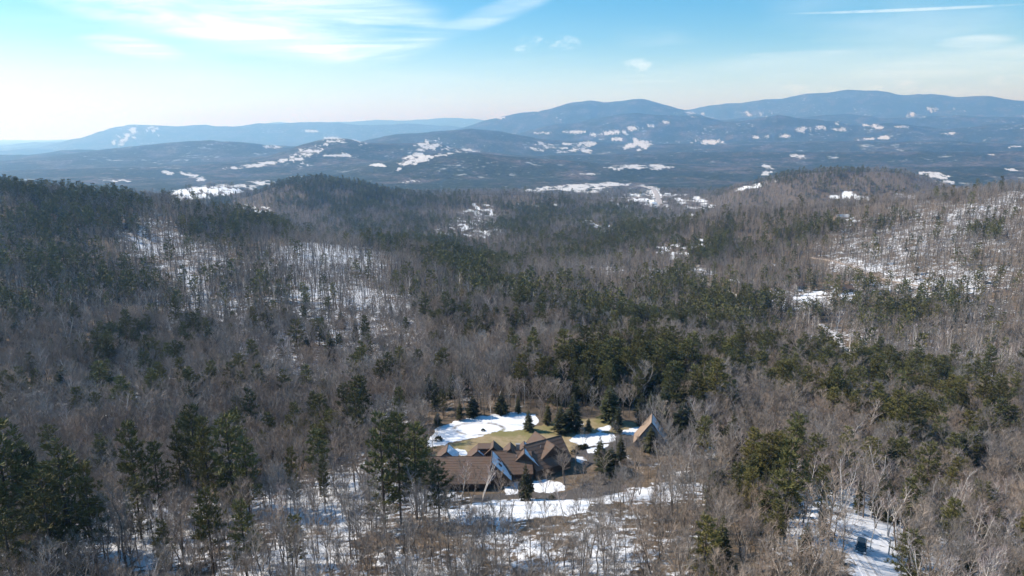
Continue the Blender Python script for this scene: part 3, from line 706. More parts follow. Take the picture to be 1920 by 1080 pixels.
def pine(seed, H, det=1.0, bare=0.35, wide=0.17):
    """eastern white pine: bare lower trunk, irregular tiers of flat plumes"""
    q = random.Random(seed); T, K = MB(), MB()
    bend = V(q.uniform(-1, 1), q.uniform(-1, 1), 0) * 0.012 * H
    P = [V(0, 0, -0.6), bend * .6 + V(0, 0, H * .4), bend + V(0, 0, H * .75), V(0, 0, H)]
    T.tube(P, [0.0125 * H + .06, 0.010 * H + .03, 0.006 * H, 0.02], 6 if det > .5 else 3, 0)
    nw = int(H * (0.95 if det > .5 else .6)); a = q.uniform(0, 6)
    for i in range(nw):
        t = bare + (0.985 - bare) * (i + q.random() * .6) / nw
        s = (t - bare) / (1 - bare)
        prof = min(1, 0.55 + s * 2.2) * (1 - s) ** 0.6
        z = H * t
        nb = q.randint(3, 5) if det > .5 else 3
        for b in range(nb):
            a += 2.4 + q.uniform(-.4, .4)
            if q.random() < 0.12: continue
            L = H * wide * prof * q.uniform(0.55, 1.35) + 0.5
            d = V(math.cos(a), math.sin(a), q.uniform(-.05, .3) + .5 * s).normalized()
            p = V(bend.x, bend.y, 0) * min(1, t * 1.3) + V(0, 0, z)
            tip = p + d * L + V(0, 0, 0.1 * L)
            if det > .5: K.tube([p, p + d * L * .6, tip], [0.05 + .004 * L, .03, .012], 3, 0, False)
            ks = max(2, int(L * 2.4 * det)) if det > .5 else 2
            for k in range(ks):
                u = 0.3 + 0.7 * (k + q.random() * .8) / ks
                c = p + d * L * u + V(0, 0, .1 * L * u * u) + V(q.uniform(-1, 1), q.uniform(-1, 1), 0) * 0.22 * L * (1.1 - .5 * u)
                for w in range(10 if det > .5 else 4):
                    g = (d * .7 + V(q.uniform(-1, 1), q.uniform(-1, 1), q.uniform(-.1, .9))).normalized()
                    l = q.uniform(.55, 1.15) * (1 if det > .5 else 1.9)
                    sd = g.cross(V(q.uniform(-1, 1), q.uniform(-1, 1), q.uniform(-1, 1))).normalized() * l * (.085 if det > .5 else .17)
                    m_ = c + g * l * .55
                    K.add((c, m_ - sd, c + g * l, m_ + sd), ((0, 1, 2), (0, 2, 3)), 1)
        # snags of dead branches under the crown
    for i in range(5 if det > .5 else 0):
        a = q.uniform(0, 6.28); z = H * q.uniform(bare * .45, bare)
        K.tube([(0, 0, z), (math.cos(a) * H * .07, math.sin(a) * H * .07, z + q.uniform(-.3, .3))], [.04, .012], 3, 0, False)
    return T, K
def brush(seed):
    q = random.Random(seed); K = MB()
    for s in range(12):
        a = q.uniform(0, 6.28); r = q.uniform(0, 1.6); b = V(r * math.cos(a), r * math.sin(a), -.2)
        h = q.uniform(1.4, 4.2); e = b + V(q.uniform(-.6, .6), q.uniform(-.6, .6), h)
        K.tube([b, e], [.035, .01], 3, 0, False)
        for k in range(9):
            c = b.lerp(e, q.uniform(.3, 1)); g = V(q.uniform(-1, 1), q.uniform(-1, 1), q.uniform(.1, 1.4)).normalized()
            w_ = g.cross(V(q.uniform(-1, 1), q.uniform(-1, 1), .2)).normalized() * .03
            K.tri(c - w_, c + w_, c + g * q.uniform(.6, 1.3), 0)
    return K
BM, BR, PM, SM = [M['bark'], M['limb'], M['twig']], [M['birch'], M['birch'], M['birch_twig']], [M['conbark'], M['pine']], [M['conbark'], M['spruce']]
# builders give trees of a known height; each form is (trunk mesh, crown mesh, height)
FORMS = {}
def form(kind, name, T, K, mats, H): FORMS.setdefault(kind, []).append((T.mesh(name + '_trunk', mats), K.mesh(name + '_crown', mats), H, T, K, mats))
for s in range(9): form('bare_tree', 'bare_tree', *bare_tree(100 + s, 15, 1.0, 0.04 + .03 * (s % 3), s in (4, 8), 1.0, 0.42 + 0.05 * (s % 4)), BM, 15)
for s in range(6): form('birch_tree', 'birch_tree', *bare_tree(200 + s, 14, 0.75, 0.10 + .06 * (s % 3), s in (1, 4), 0.95, 0.34), BR, 14)
for s in range(9): form('spruce_tree', 'spruce_tree', *spruce(300 + s, 14, 1.0, (0.15, .22, .27, .18, .24, .13, .2, .3, .17)[s], (.04, .06, .03, .12, .05, .08, .2, .04, .1)[s]), SM, 14)
for s in range(7): form('pine_tree', 'pine_tree', *pine(400 + s, 20, 1.0, (0.34, .22, .28, .16, .3, .1, .2)[s], (0.19, 0.2, .17, .22, .16, .2, .22)[s]), PM, 20)
def stuff_coll(name, items):
    c = bpy.data.collections.new(name)
    for i, (K, mats) in enumerate(items):
        c.objects.link(bpy.data.objects.new('%s_%02d' % (name, i), K.mesh(name, mats)))
    return c
def merged(kind): return [(MB().join(f[3]).join(f[4]), f[5]) for f in FORMS[kind]]
def low_bare(s, mats): T, K = bare_tree(500 + s, 15, 0.3, 0.05, False, 2.0, 0.42); return (T.join(K), mats)
BARE_LOW = [low_bare(s, BM) for s in range(7)]
BIRCH_LOW = [low_bare(20 + s, BR) for s in range(3)]
def low_con(fn, s, H, mats, **k): T, K = fn(600 + s, H, 0.4, **k); return (T.join(K), mats)
SPR_LOW = [low_con(spruce, s, 14, SM, wide=.19) for s in range(5)]
PIN_LOW = [low_con(pine, s, 20, PM, bare=.25, wide=.2) for s in range(5)]
print('forms', time.time() - T0, [len(f[4].f) for k in FORMS for f in FORMS[k]][:40], len(BARE_LOW[0][0].f), len(SPR_LOW[0][0].f), len(PIN_LOW[0][0].f))

def scatter(r0, r1, step, half):
    n = int(2 * r1 / step)
    gx, gy = np.meshgrid(np.arange(-r1 * math.sin(half), r1 * math.sin(half), step), np.arange(0, r1, step))
    x = (gx + rng.uniform(-.5, .5, gx.shape) * step).ravel(); y = (gy + rng.uniform(-.5, .5, gx.shape) * step).ravel()
    r = np.hypot(x, y); a = np.abs(np.arctan2(x, y))
    k = (r >= r0) & (r < r1) & (a < half)
    return x[k], y[k]
MAXEL = np.maximum.accumulate((TZ - CZ) / RG[:, None], axis=0)      # what hides what, seen from the drone
def hidden(x, y, top):
    r = np.hypot(x, y); a = np.arctan2(x, y)
    i = np.clip(np.searchsorted(RG, r * 0.985) - 1, 0, NR - 1); j = np.clip(np.searchsorted(AZ_G, a), 0, NA - 1)
    return (top - CZ) / r < MAXEL[i, j] - 0.0015
xs, ys = [], []
for r0, r1, st in ((95, 330, 3.3), (330, 700, 4.3), (700, 1400, 5.2), (1400, 2200, 6.8), (2200, 3300, 9.0)):
    a, b = scatter(r0, r1, st, R(41)); xs.append(a); ys.append(b)
x, y = np.concatenate(xs), np.concatenate(ys)
z = ground(x, y)
u, v, dep = project(x, y, z)
r = np.hypot(x, y)
keep = (u > -160) & (u < 2080) & (v < 1330) & ~hidden(x, y, z + 18)
x, y, z, u, v, dep, r = [q[keep] for q in (x, y, z, u, v, dep, r)]
nearm = r < 330
cl = np.zeros(len(x)); cl[nearm] = poly_any(u[nearm], v[nearm], CLEAR, 3)
sf_ = snow_field(u, v) * (r > 600)
dens = 0.86 + 0.5 * fbm(x, y, 60, 3)
fs = floor_snow(u, v)
dens = dens - 0.22 * fs * (r > 330) - 0.05 * fs * (r <= 330) - 0.2 * ((r < 300) & (u > 560) & (u < 1320)) - 0.25 * ((v > 960) & (u > 1480) & (u < 1720)) - 0.25 * ((u > 820) & (u < 1115) & (v > 984) & (v < 1045))
keep = (cl < 0.5) & (rng.random(len(x)) > sf_ * 1.5) & (rng.random(len(x)) < dens) & (road_dist(x, y) > 0.6)
x, y, z, u, v, dep, r = [q[keep] for q in (x, y, z, u, v, dep, r)]
rw_ = np.zeros(len(x), bool)
for kn_, ww in (('snowy_road', 9), ('gravel_road', 5), ('logging_track', 3), ('field_lane', 4)):
    pts_ = ROADW[kn_][0]
    for a_, b_ in zip(pts_[:-1], pts_[1:]):
        for f_ in np.linspace(0, 1, 8):
            qx, qy = a_[0] + (b_[0] - a_[0]) * f_, a_[1] + (b_[1] - a_[1]) * f_
            ur, vr, dr_ = project(np.array([qx]), np.array([qy]), ground(np.array([qx]), np.array([qy])))
            hp = 12.5 * F / dep
            rw_ |= (np.abs(u - ur[0]) < 3.2 * F / dep * .5 + 2) & (v > vr[0] - 1) & (v - hp < vr[0]) & (dep < dr_[0]) & (dep > dr_[0] - 10 * ww)
rw_ &= rng.random(len(x)) < .9
x, y, z, u, v, dep, r = [q[~rw_] for q in (x, y, z, u, v, dep, r)]
pc = np.clip(conif(u, v) * (1 + 2.4 * fbm(x + 333, y, 55, 3)), 0, 1)
iscon = (rng.random(len(x)) < pc) & ~((u > 690) & (u < 1290) & (v > 870) & (r < 260))
birchness = np.clip(0.06 + 0.5 * fbm(x - 500, y, 80, 2) * (u > 1250) + 0.14 * ((u > 1450) & (v > 740)), 0.03, 0.5) * (r < 650)
isbirch = ~iscon & (rng.random(len(x)) < birchness)
pinep = np.where(r < 330, np.where(u < 700, 0.85, 0.45), 0.42)
ispine = iscon & (rng.random(len(x)) < pinep)
Ht = np.where(ispine, rng.normal(17.5, 3.6, len(x)), np.where(iscon, rng.normal(12.5, 3.4, len(x)), rng.normal(13.2, 3.3, len(x))))
Ht = np.clip(Ht, 5, 26)
Ht = np.where(r < 260, Ht * (0.78 + 0.12 * ispine) * (1 - 0.34 * ((u > 800) & (u < 1250) & (v > 860) & (v < 1015) & ~iscon)), Ht)
Ht = np.where((u > 820) & (u < 1115) & (v > 984) & (v < 1045) & (r < 260), Ht * .62, Ht)
kind = np.where(ispine, 3, np.where(iscon, 2, np.where(isbirch, 1, 0)))
KN = ['bare_tree', 'birch_tree', 'spruce_tree', 'pine_tree']
GROUPS = {'bare_tree': 'bare grey deciduous trees', 'birch_tree': 'white birches', 'spruce_tree': 'dark spruces', 'pine_tree': 'tall pines'}
def plant(kindname, fi, x_, y_, z_, H, rz, label, group, wide=1.0):
    T, K, h0 = FORMS[kindname][fi][:3]
    o = empty(kindname, (x_, y_, z_), rz)
    s = H / h0
    tag(o, label, 'tree', group)
    for nm, me in (('trunk', T), ('crown', K)):
        c = bpy.data.objects.new(nm, me); COL.objects.link(c); c.parent = o
        c.scale = (s * wide, s * wide, s)
    return o
def zone(u_, v_):
    """where a tree stands, in words"""
    if v_ > 900:
        return 'on the snowy slope below the pines' if u_ < 640 else 'in the woods below the long snow bank' if u_ < 1150 else 'in the woods between the house lane and the snow bank' if u_ < 1500 else 'beside the snowy house lane and its vehicle'
    if v_ > 800:
        return 'behind the tall pine groups' if u_ < 650 else 'around the brown roofed house' if u_ < 1290 else 'in the mixed woods beyond the garage'
    if v_ > 700:
        return 'at the foot of the dark wooded hillside' if u_ < 800 else 'on the far edge of the snowy yard' if u_ < 1290 else 'in the mixed woods on the valley side'
    return 'on the dark wooded hillside' if u_ < 900 else 'in the valley beyond the yard'
LOOK = {'bare_tree': ('slim bare grey tree', 'broad bare grey tree'), 'birch_tree': ('slim white birch', 'branching white birch'), 'spruce_tree': ('small dark spruce', 'tall dark spruce'), 'pine_tree': ('short ragged pine', 'tall ragged pine')}

# trees that stand out, each measured in the photograph: kind, u, top v, foot v, width factor, label
SPECIAL = [
    ('pine_tree', 37, 792, 1062, 1.25, 'tall dark pine, topmost of the dense pine group at the lower left corner'),
    ('pine_tree', 75, 842, 1050, 1.1, 'dark pine just right of the topmost pine in the corner group'),
    ('pine_tree', 143, 830, 1066, 1.35, 'wide dark pine with long drooping boughs, right edge of the corner group'),
    ('pine_tree', 108, 888, 1090, 1.3, 'bushy green pine low in the middle of the corner group'),
    ('pine_tree', 182, 872, 1072, 1.0, 'dark pine with long side boughs beside the dead tree'),
    ('pine_tree', 28, 960, 1120, 1.35, 'pale green bushy pine lowest in the corner group'),
    ('pine_tree', 4, 868, 1080, 1.3, 'dark pine cut by the picture edge in the corner group'),
    ('pine_tree', 263, 793, 985, 0.85, 'slender yellow green pine left of the forked pine pair'),
    ('pine_tree', 305, 828, 985, 1.0, 'dark layered pine just right of the slender yellow green pine'),
    ('pine_tree', 345, 800, 960, 0.8, 'thin sparse pine between two denser pines'),
    ('pine_tree', 376, 760, 955, 0.95, 'pale topped pine, highest of the middle pine clump'),
    ('pine_tree', 398, 782, 965, 0.9, 'dark pine in the centre of the middle pine clump'),
    ('pine_tree', 441, 776, 968, 1.3, 'broad olive pine at the right of the middle clump'),
    ('pine_tree', 470, 822, 975, 1.1, 'dark lower pine at the right edge of the middle clump'),
    ('pine_tree', 402, 918, 1085, 1.05, 'dark pine standing below the middle pine clump'),
    ('pine_tree', 464, 940, 1092, 1.1, 'wide dark pine low on the slope beside the snow'),
    ('pine_tree', 316, 972, 1100, 0.9, 'small pine standing alone on the snowy slope'),
    ('pine_tree', 553, 838, 958, 0.75, 'small round topped pine on a thin bare stem'),
    ('pine_tree', 610, 858, 962, 0.7, 'narrow scruffy pine between bare trees'),
    ('pine_tree', 722, 776, 992, 1.05, 'very tall pine with bare leaning trunk left of the house'),
    ('pine_tree', 752, 777, 985, 0.9, 'tall pine whose crown merges with the leaning pine'),
    ('pine_tree', 782, 797, 975, 1.15, 'tall bushy pine beside the long brown roof'),
    ('pine_tree', 797, 826, 940, 1.0, 'dark pine covering the end of the long brown roof'),
    ('pine_tree', 824, 868, 985, 1.5, 'bushy green pine in front of the long brown roof'),
    ('pine_tree', 1701, 996, 1100, 1.6, 'big bright green bushy pine beside the lane end'),
    ('spruce_tree', 985, 864, 938, 0.6, 'narrow columnar evergreen in front of the brown gables'),
    ('spruce_tree', 990, 769, 808, 1.3, 'dark round spruce alone on the tan lawn'),
    ('spruce_tree', 1027, 752, 796, 1.1, 'dark spruce at the back of the lawn beside the snow'),
    ('spruce_tree', 1050, 758, 812, 1.3, 'dense dark spruce on the lawn, left of its pair'),
    ('spruce_tree', 1075, 735, 806, 1.0, 'tall dark spruce on the lawn, right of its pair'),
    ('spruce_tree', 1103, 785, 813, 1.2, 'small green spruce beside the round snow patch'),
    ('spruce_tree', 1141, 722, 792, 1.0, 'tall green spruce behind the parking area'),
    ('spruce_tree', 1158, 760, 811, 1.25, 'broad black spruce at the back of the parking area'),
    ('spruce_tree', 1124, 818, 876, 1.05, 'dark spruce standing in front of the parking area'),
    ('spruce_tree', 1146, 838, 888, 1.25, 'dense dark spruce below the parking area'),
    ('spruce_tree', 1163, 815, 868, 1.0, 'pointed dark spruce between parking area and garage'),
    ('spruce_tree', 1219, 800, 846, 1.9, 'small green spruce hiding the front of the steep garage'),
    ('spruce_tree', 1243, 716, 800, 0.9, 'tall narrow green spruce behind the garage'),
    ('spruce_tree', 1277, 752, 832, 1.5, 'wide black evergreen just right of the garage'),
    ('spruce_tree', 1203, 738, 796, 1.1, 'green spruce behind the garage and left of the tall narrow one'),
    ('spruce_tree', 887, 742, 782, 1.1, 'dark spruce at the top edge of the snowy clearing'),
    ('spruce_tree', 862, 752, 788, 1.4, 'dark low evergreen left of the snowy clearing'),
    ('spruce_tree', 820, 772, 800, 1.3, 'dark evergreen at the left corner of the snowy clearing'),
    ('spruce_tree', 940, 735, 775, 0.9, 'dark slim spruce behind the ploughed ring'),
    ('spruce_tree', 972, 740, 775, 0.9, 'dark spruce behind the far end of the snow'),
    ('spruce_tree', 1347, 964, 1090, 0.95, 'tall olive spruce low on the snowy slope'),
    ('spruce_tree', 1432, 900, 1005, 0.85, 'dark narrow evergreen beside the snow strip'),
    ('spruce_tree', 1370, 770, 862, 0.95, 'green spruce right of the small snow clearing'),
    ('spruce_tree', 1345, 790, 858, 0.8, 'slim green spruce in front of the small snow clearing'),
    ('birch_tree', 1632, 930, 1030, 0.8, 'straight white birch beside the dark vehicle'),
    ('birch_tree', 1608, 934, 982, 0.9, 'white birch standing at the shaded snow bend'),
    ('birch_tree', 1868, 955, 1066, 1.2, 'leaning white birch near the right edge'),
    ('birch_tree', 1475, 852, 905, 1.5, 'forked white birch in the mixed woods'),
    ('birch_tree', 1797, 876, 934, 1.1, 'tall white birch with crooked limbs among evergreens'),
    ('birch_tree', 1838, 918, 958, 1.7, 'spreading white birch low among grey trees'),
    ('birch_tree', 1536, 866, 908, 1.2, 'white birch between two dark evergreens'),
    ('birch_tree', 770, 985, 1062, 1.3, 'white leaning birch below the bare trunks of the pines'),
    ('birch_tree', 866, 868, 938, 1.5, 'pale many stemmed tree in front of the long brown roof'),
    ('birch_tree', 905, 862, 938, 1.2, 'pale forked tree in front of the snow covered roof slope'),
    ('birch_tree', 921, 735, 793, 0.6, 'slim white trunk at the edge of the ploughed ring'),
    ('birch_tree', 966, 705, 762, 0.6, 'slim white trunk behind the snowy clearing'),
    ('birch_tree', 984, 705, 764, 0.6, 'slim white trunk right of another behind the clearing'),
    ('bare_tree', 884, 866, 946, 1.0, 'bare tree with reaching limbs in front of the long brown roof'),
    ('bare_tree', 938, 885, 962, 1.0, 'thin bare tree rising before the walkway beside the snowy roof slope'),
    ('bare_tree', 960, 902, 975, 1.2, 'dark bare tree at the near side of the long snow bank'),
    ('bare_tree', 1020, 880, 950, 1.1, 'thin grey tree between the driveway and the long snow bank'),
    ('bare_tree', 1092, 868, 925, 1.2, 'grey bare tree beside the bend of the driveway'),
    ('bare_tree', 1085, 893, 958, 1.0, 'slender bare tree at the end of the long snow bank'),
    ('bare_tree', 1190, 850, 915, 1.4, 'wide bare tree below the steep garage'),
    ('bare_tree', 1230, 842, 912, 1.4, 'grey bare tree hiding the foot of the steep garage'),
    ('birch_tree', 846, 905, 985, 1.1, 'pale thin tree at the left end of the long snow bank'),
    ('bare_tree', 1058, 840, 908, 1.5, 'round crowned bare tree in front of the brown gables'),
    ('bare_tree', 240, 905, 1072, 1.2, 'dead grey tree with pale broken limbs beside the corner pines'),
]
LM = [(1000, 850, 'brown gabled house'), (1218, 815, 'steep tan garage'), (1614, 1030, 'black vehicle'), (898, 803, 'ploughed snow ring'), (143, 930, 'wide corner pine'), (37, 900, 'topmost corner pine'), (240, 980, 'dead grey tree'),
    (263, 870, 'slender yellow green pine'), (376, 840, 'pale topped pine'), (441, 860, 'broad olive pine'), (402, 990, 'dark pine under the middle clump'), (464, 1010, 'wide pine low on the slope'), (316, 1030, 'small lone slope pine'),
    (553, 890, 'round topped thin pine'), (610, 905, 'narrow scruffy pine'), (722, 870, 'leaning tall pine'), (782, 880, 'bushy pine by the roof'), (824, 930, 'bushy pine before the roof'), (1701, 1040, 'bright green lane pine'),
    (985, 900, 'columnar evergreen'), (990, 790, 'lone lawn spruce'), (1062, 785, 'pair of lawn spruces'), (1103, 800, 'small spruce by round snow'), (1158, 785, 'broad black parking spruce'), (1146, 865, 'dense spruce below parking'),
    (1277, 792, 'wide black evergreen by the garage'), (1243, 760, 'tall narrow garage spruce'), (820, 785, 'evergreen at the snow corner'), (940, 755, 'slim spruce behind the ring'), (1347, 1030, 'tall olive slope spruce'), (1432, 950, 'narrow evergreen by the snow strip'),
    (1370, 815, 'spruce by the small clearing'), (1632, 980, 'straight birch by the vehicle'), (1868, 1010, 'leaning birch'), (1475, 880, 'forked white birch'), (1797, 905, 'crooked tall birch'), (1838, 940, 'spreading white birch'), (1536, 887, 'birch between evergreens'),
    (770, 1025, 'leaning birch under the pines'), (866, 905, 'many stemmed pale tree'), (1058, 875, 'round crowned bare tree'), (1000, 955, 'long snow bank'), (1575, 645, 'snowy road below'), (1666, 1025, 'short pale pole'), (1330, 845, 'small snow clearing'), (1555, 955, 'taller wire pole')]
LMP = np.array([q[:2] for q in LM], float)
handxy = []
for i, (kn, u_, vt, vb, wd, lab) in enumerate(SPECIAL):
    gx, gy, gz = on_ground(u_, vb)
    # height so that the top meets its pixel row
    t = (540 - vt) / F
    dd = math.hypot(gx, gy)
    X_, Y_, Z_ = (u_ - 960) / F, CP + t * SP, -SP + t * CP
    H = CZ + gy * Z_ / Y_ - gz
    fi = i % len(FORMS[kn])
    if kn == 'birch_tree' and wd < 1: fi = 0
    plant(kn, fi, gx, gy, gz, H, (i * 2.3) % 6.28, lab, GROUPS[kn], wd * (.82 if kn == 'pine_tree' else 1.3 if kn == 'spruce_tree' and wd > .8 else 1))
    handxy.append((gx, gy, 3.2 if kn != 'birch_tree' else 1.5))
hx = np.array(handxy)
near_hand = np.zeros(len(x), bool); nm_ = r < 340
dmin = np.min(np.hypot(x[nm_][:, None] - hx[:, 0], y[nm_][:, None] - hx[:, 1]) - hx[:, 2], axis=1)
near_hand[nm_] = dmin < 0
ok = ~near_hand
x, y, z, u, v, dep, r, kind, Ht = [q[ok] for q in (x, y, z, u, v, dep, r, kind, Ht)]
rot = rng.random(len(x)) * 6.28
size = Ht * F / dep
infr = (u > 0) & (u < 1920) & (v - size * 0.9 < 1080) & (v > 0)
single = np.zeros(len(x), bool)
chosen = []
for kk, kn in enumerate(KN):
    n_hand = sum(s[0] == kn for s in SPECIAL)
    c = np.nonzero((kind == kk) & infr)[0]
    c = c[np.argsort(-size[c])][: 298 - n_hand]
    single[c] = True
    med = np.median(Ht[c]) if len(c) else 0
    taken = {}
    for i in c:
        lk = LOOK[kn][int(Ht[i] > med)]
        cu, cv = u[i], v[i] - size[i] * .45
        dl = np.hypot(LMP[:, 0] - cu, (LMP[:, 1] - cv) * 1.2)
        k = int(np.argmin(dl)); lab = lk + ' ' + zone(u[i], v[i]); grp = GROUPS[kn] + ' ' + zone(u[i], v[i])
        if dl[k] < 150:
            du, dv = cu - LMP[k, 0], cv - LMP[k, 1]
            side = ('right of' if du > 0 else 'left of') if abs(du) > abs(dv) else ('below' if dv > 0 else 'above')
            chosen.append((i, kn, lk, k, side, dl[k])); continue
        plant(kn, int(rng.integers(len(FORMS[kn]))), x[i], y[i], z[i], Ht[i], rot[i], lab, grp, float(rng.uniform(.85, 1.2)))
ORD = ['', 'second ', 'third ', 'fourth ', 'fifth ', 'sixth ', 'seventh ', 'eighth ', 'ninth ', 'tenth ', 'eleventh ', 'twelfth ', 'thirteenth ', 'fourteenth ', 'fifteenth ']
rank = {}
for i, kn, lk, k, side, d_ in sorted(chosen, key=lambda q: q[5]):
    key = (lk, k, side); n_ = rank.get(key, 0); rank[key] = n_ + 1
    if n_ < len(ORD): lab, grp = lk + ', ' + ORD[n_] + 'nearest ' + side + ' the ' + LM[k][2], GROUPS[kn]
    else: lab, grp = lk + ' ' + zone(u[i], v[i]), GROUPS[kn] + ' ' + zone(u[i], v[i])
    plant(kn, int(rng.integers(len(FORMS[kn]))), x[i], y[i], z[i], Ht[i], rot[i], lab, grp, float(rng.uniform(.85, 1.2)))

def forest(name, coll, idx, x_, y_, z_, rz, s, sw, tilt):
    me = bpy.data.meshes.new(name)
    n = len(x_)
    me.vertices.add(n); me.vertices.foreach_set('co', np.stack([x_, y_, z_], -1).astype(np.float32).ravel())
    me.attributes.new('pick', 'INT', 'POINT').data.foreach_set('value', idx.astype(np.int32))
    for nm, arr in (('rot', np.stack([tilt[0], tilt[1], rz], -1)), ('size', np.stack([s * sw, s * sw, s], -1))):
        me.attributes.new(nm, 'FLOAT_VECTOR', 'POINT').data.foreach_set('vector', arr.astype(np.float32).ravel())
    o = bpy.data.objects.new(name, me); COL.objects.link(o)
    ng = bpy.data.node_groups.new(name, 'GeometryNodeTree')
    ng.interface.new_socket('Geometry', in_out='INPUT', socket_type='NodeSocketGeometry')
    ng.interface.new_socket('Geometry', in_out='OUTPUT', socket_type='NodeSocketGeometry')
    gi, go = ng.nodes.new('NodeGroupInput'), ng.nodes.new('NodeGroupOutput')
    ip = ng.nodes.new('GeometryNodeInstanceOnPoints'); ci = ng.nodes.new('GeometryNodeCollectionInfo')
    ci.inputs['Collection'].default_value = coll; ci.inputs['Separate Children'].default_value = True; ci.inputs['Reset Children'].default_value = True
    def na(nm, ty):
        q = ng.nodes.new('GeometryNodeInputNamedAttribute'); q.data_type = ty; q.inputs['Name'].default_value = nm
        return [s_ for s_ in q.outputs if s_.enabled and s_.name == 'Attribute'][0]
    er = ng.nodes.new('FunctionNodeEulerToRotation')
    L = ng.links
    L.new(gi.outputs[0], ip.inputs['Points']); L.new(ci.outputs[0], ip.inputs['Instance'])
    ip.inputs['Pick Instance'].default_value = True
    L.new(na('pick', 'INT'), ip.inputs['Instance Index'])
    L.new(na('rot', 'FLOAT_VECTOR'), er.inputs[0]); L.new(er.outputs[0], ip.inputs['Rotation'])
    L.new(na('size', 'FLOAT_VECTOR'), ip.inputs['Scale'])
    L.new(ip.outputs[0], go.inputs[0])
    o.modifiers.new('woods', 'NODES').node_group = ng
    return tag(o, kind='stuff')
rest = ~single
for kk, kn in enumerate(KN):
    hi = merged(kn)
    lo = [BARE_LOW, BIRCH_LOW, SPR_LOW, PIN_LOW][kk]
    coll = stuff_coll(kn + '_form', hi + lo)
    m_ = rest & (kind == kk)
    n = int(m_.sum())
    farr = r[m_] > 520
    idx = np.where(farr, len(hi) + rng.integers(0, len(lo), n), rng.integers(0, len(hi), n))
    h0 = FORMS[kn][0][2]
    forest({'bare_tree': 'bare_forest', 'birch_tree': 'birch_forest', 'spruce_tree': 'spruce_forest', 'pine_tree': 'pine_forest'}[kn], coll, idx, x[m_], y[m_], z[m_], rot[m_], Ht[m_] / h0, rng.uniform(.85, 1.25, n) * (1 + 0.25 * (r[m_] > 1400)), (rng.normal(0, .04, n), rng.normal(0, .04, n)))
    print(kn, n, int(single[kind == kk].sum()))
# low brush and saplings
bx, by = scatter(95, 420, 4.2, R(41))
bz = ground(bx, by); bu, bv, bd = project(bx, by, bz); br = np.hypot(bx, by)
k = (rng.random(len(bx)) < np.clip(0.5 + 0.9 * fbm(bx, by + 70, 35, 3), 0, 1)) & (poly_any(bu, bv, CLEAR, 3) < .5) & (road_dist(bx, by) > 0.5)
n = int(k.sum())
forest('undergrowth', stuff_coll('brush', [(brush(700 + s), [M['brush'] if s % 3 else M['twig']]) for s in range(6)]), rng.integers(0, 6, n), bx[k], by[k], bz[k], rng.random(n) * 6.28, rng.uniform(.5, 1.2, n), rng.uniform(.8, 1.4, n), (np.zeros(n), np.zeros(n)))
print('forest', len(x), time.time() - T0)
# ------------------------------------------------------------------ buildings
M['shingle'] = mat('brown_shingles', (0.15, 0.095, 0.068), 0.85, 0.45, 0.55, col2=(0.115, 0.085, 0.068), bump=0.4)
M['wood'] = mat('dark_brown_boards', (0.05, 0.034, 0.026), 0.8, 0.3, 2.0)
M['trim'] = mat('brown_trim', (0.10, 0.065, 0.048), 0.7, 0.2, 2.0)
M['rust'] = mat('rust_red_boards', (0.30, 0.10, 0.05), 0.8, 0.15, 1.5)
M['snow'] = mat('settled_snow', (0.80, 0.82, 0.85), 0.8, 0.06, 0.6, spec=0.2, bump=0.3)
M['glass'] = mat('dark_glass', (0.02, 0.026, 0.032), 0.08, spec=0.6)
M['stone'] = mat('grey_chimney_stone', (0.25, 0.22, 0.2), 0.9, 0.3, 3.0)
M['white'] = mat('white_paint', (0.78, 0.77, 0.75), 0.6, 0.05, 2.0)
M['red'] = mat('barn_red_paint', (0.11, 0.05, 0.05), 0.8, 0.15, 2.0)
M['grey'] = mat('weathered_grey_boards', (0.28, 0.27, 0.27), 0.85, 0.2, 2.0)
M['sheet'] = mat('pale_metal_roof', (0.62, 0.63, 0.65), 0.45, 0.1, 0.5)
M['tan'] = mat('tan_boards', (0.36, 0.27, 0.19), 0.8, 0.15, 2.0)

def slab(name, quad, th, m, parent, down=True):
    """a flat piece of the given thickness under (or over) the quad"""
    a, b, c, d = [Vector(q) for q in quad]
    n = (b - a).cross(d - a).normalized()
    if n.z < 0: n = -n
    k = n * (-th if down else th)
    B = MB()
    vs = [a, b, c, d, a + k, b + k, c + k, d + k]
    B.add(vs, ((0, 1, 2, 3), (7, 6, 5, 4), (0, 4, 5, 1), (1, 5, 6, 2), (2, 6, 7, 3), (3, 7, 4, 0)))
    return B.obj(name, m, parent)
def lines_on(q, rows, t, m, parent):
    """shingle courses: thin proud strips across a roof quad (ridge a-b, eave d-c)"""
    a, b, c, d = [Vector(p) for p in q]
    n = (b - a).cross(d - a).normalized()
    if n.z < 0: n = -n
    B = MB()
    for i in range(rows):
        f0, f1 = (i + .05) / rows, (i + 1.0) / rows
        p0, p1, p2, p3 = a.lerp(d, f0), b.lerp(c, f0), b.lerp(c, f1), a.lerp(d, f1)
        lo, hi = n * 0.004, n * t
        B.add([p0 + lo, p1 + lo, p2 + hi, p3 + hi, p2 + lo, p3 + lo], ((0, 1, 2, 3), (3, 2, 4, 5)))
    o = B.obj('shingle_courses', m, parent); o['kind'] = 'stuff'
    return o
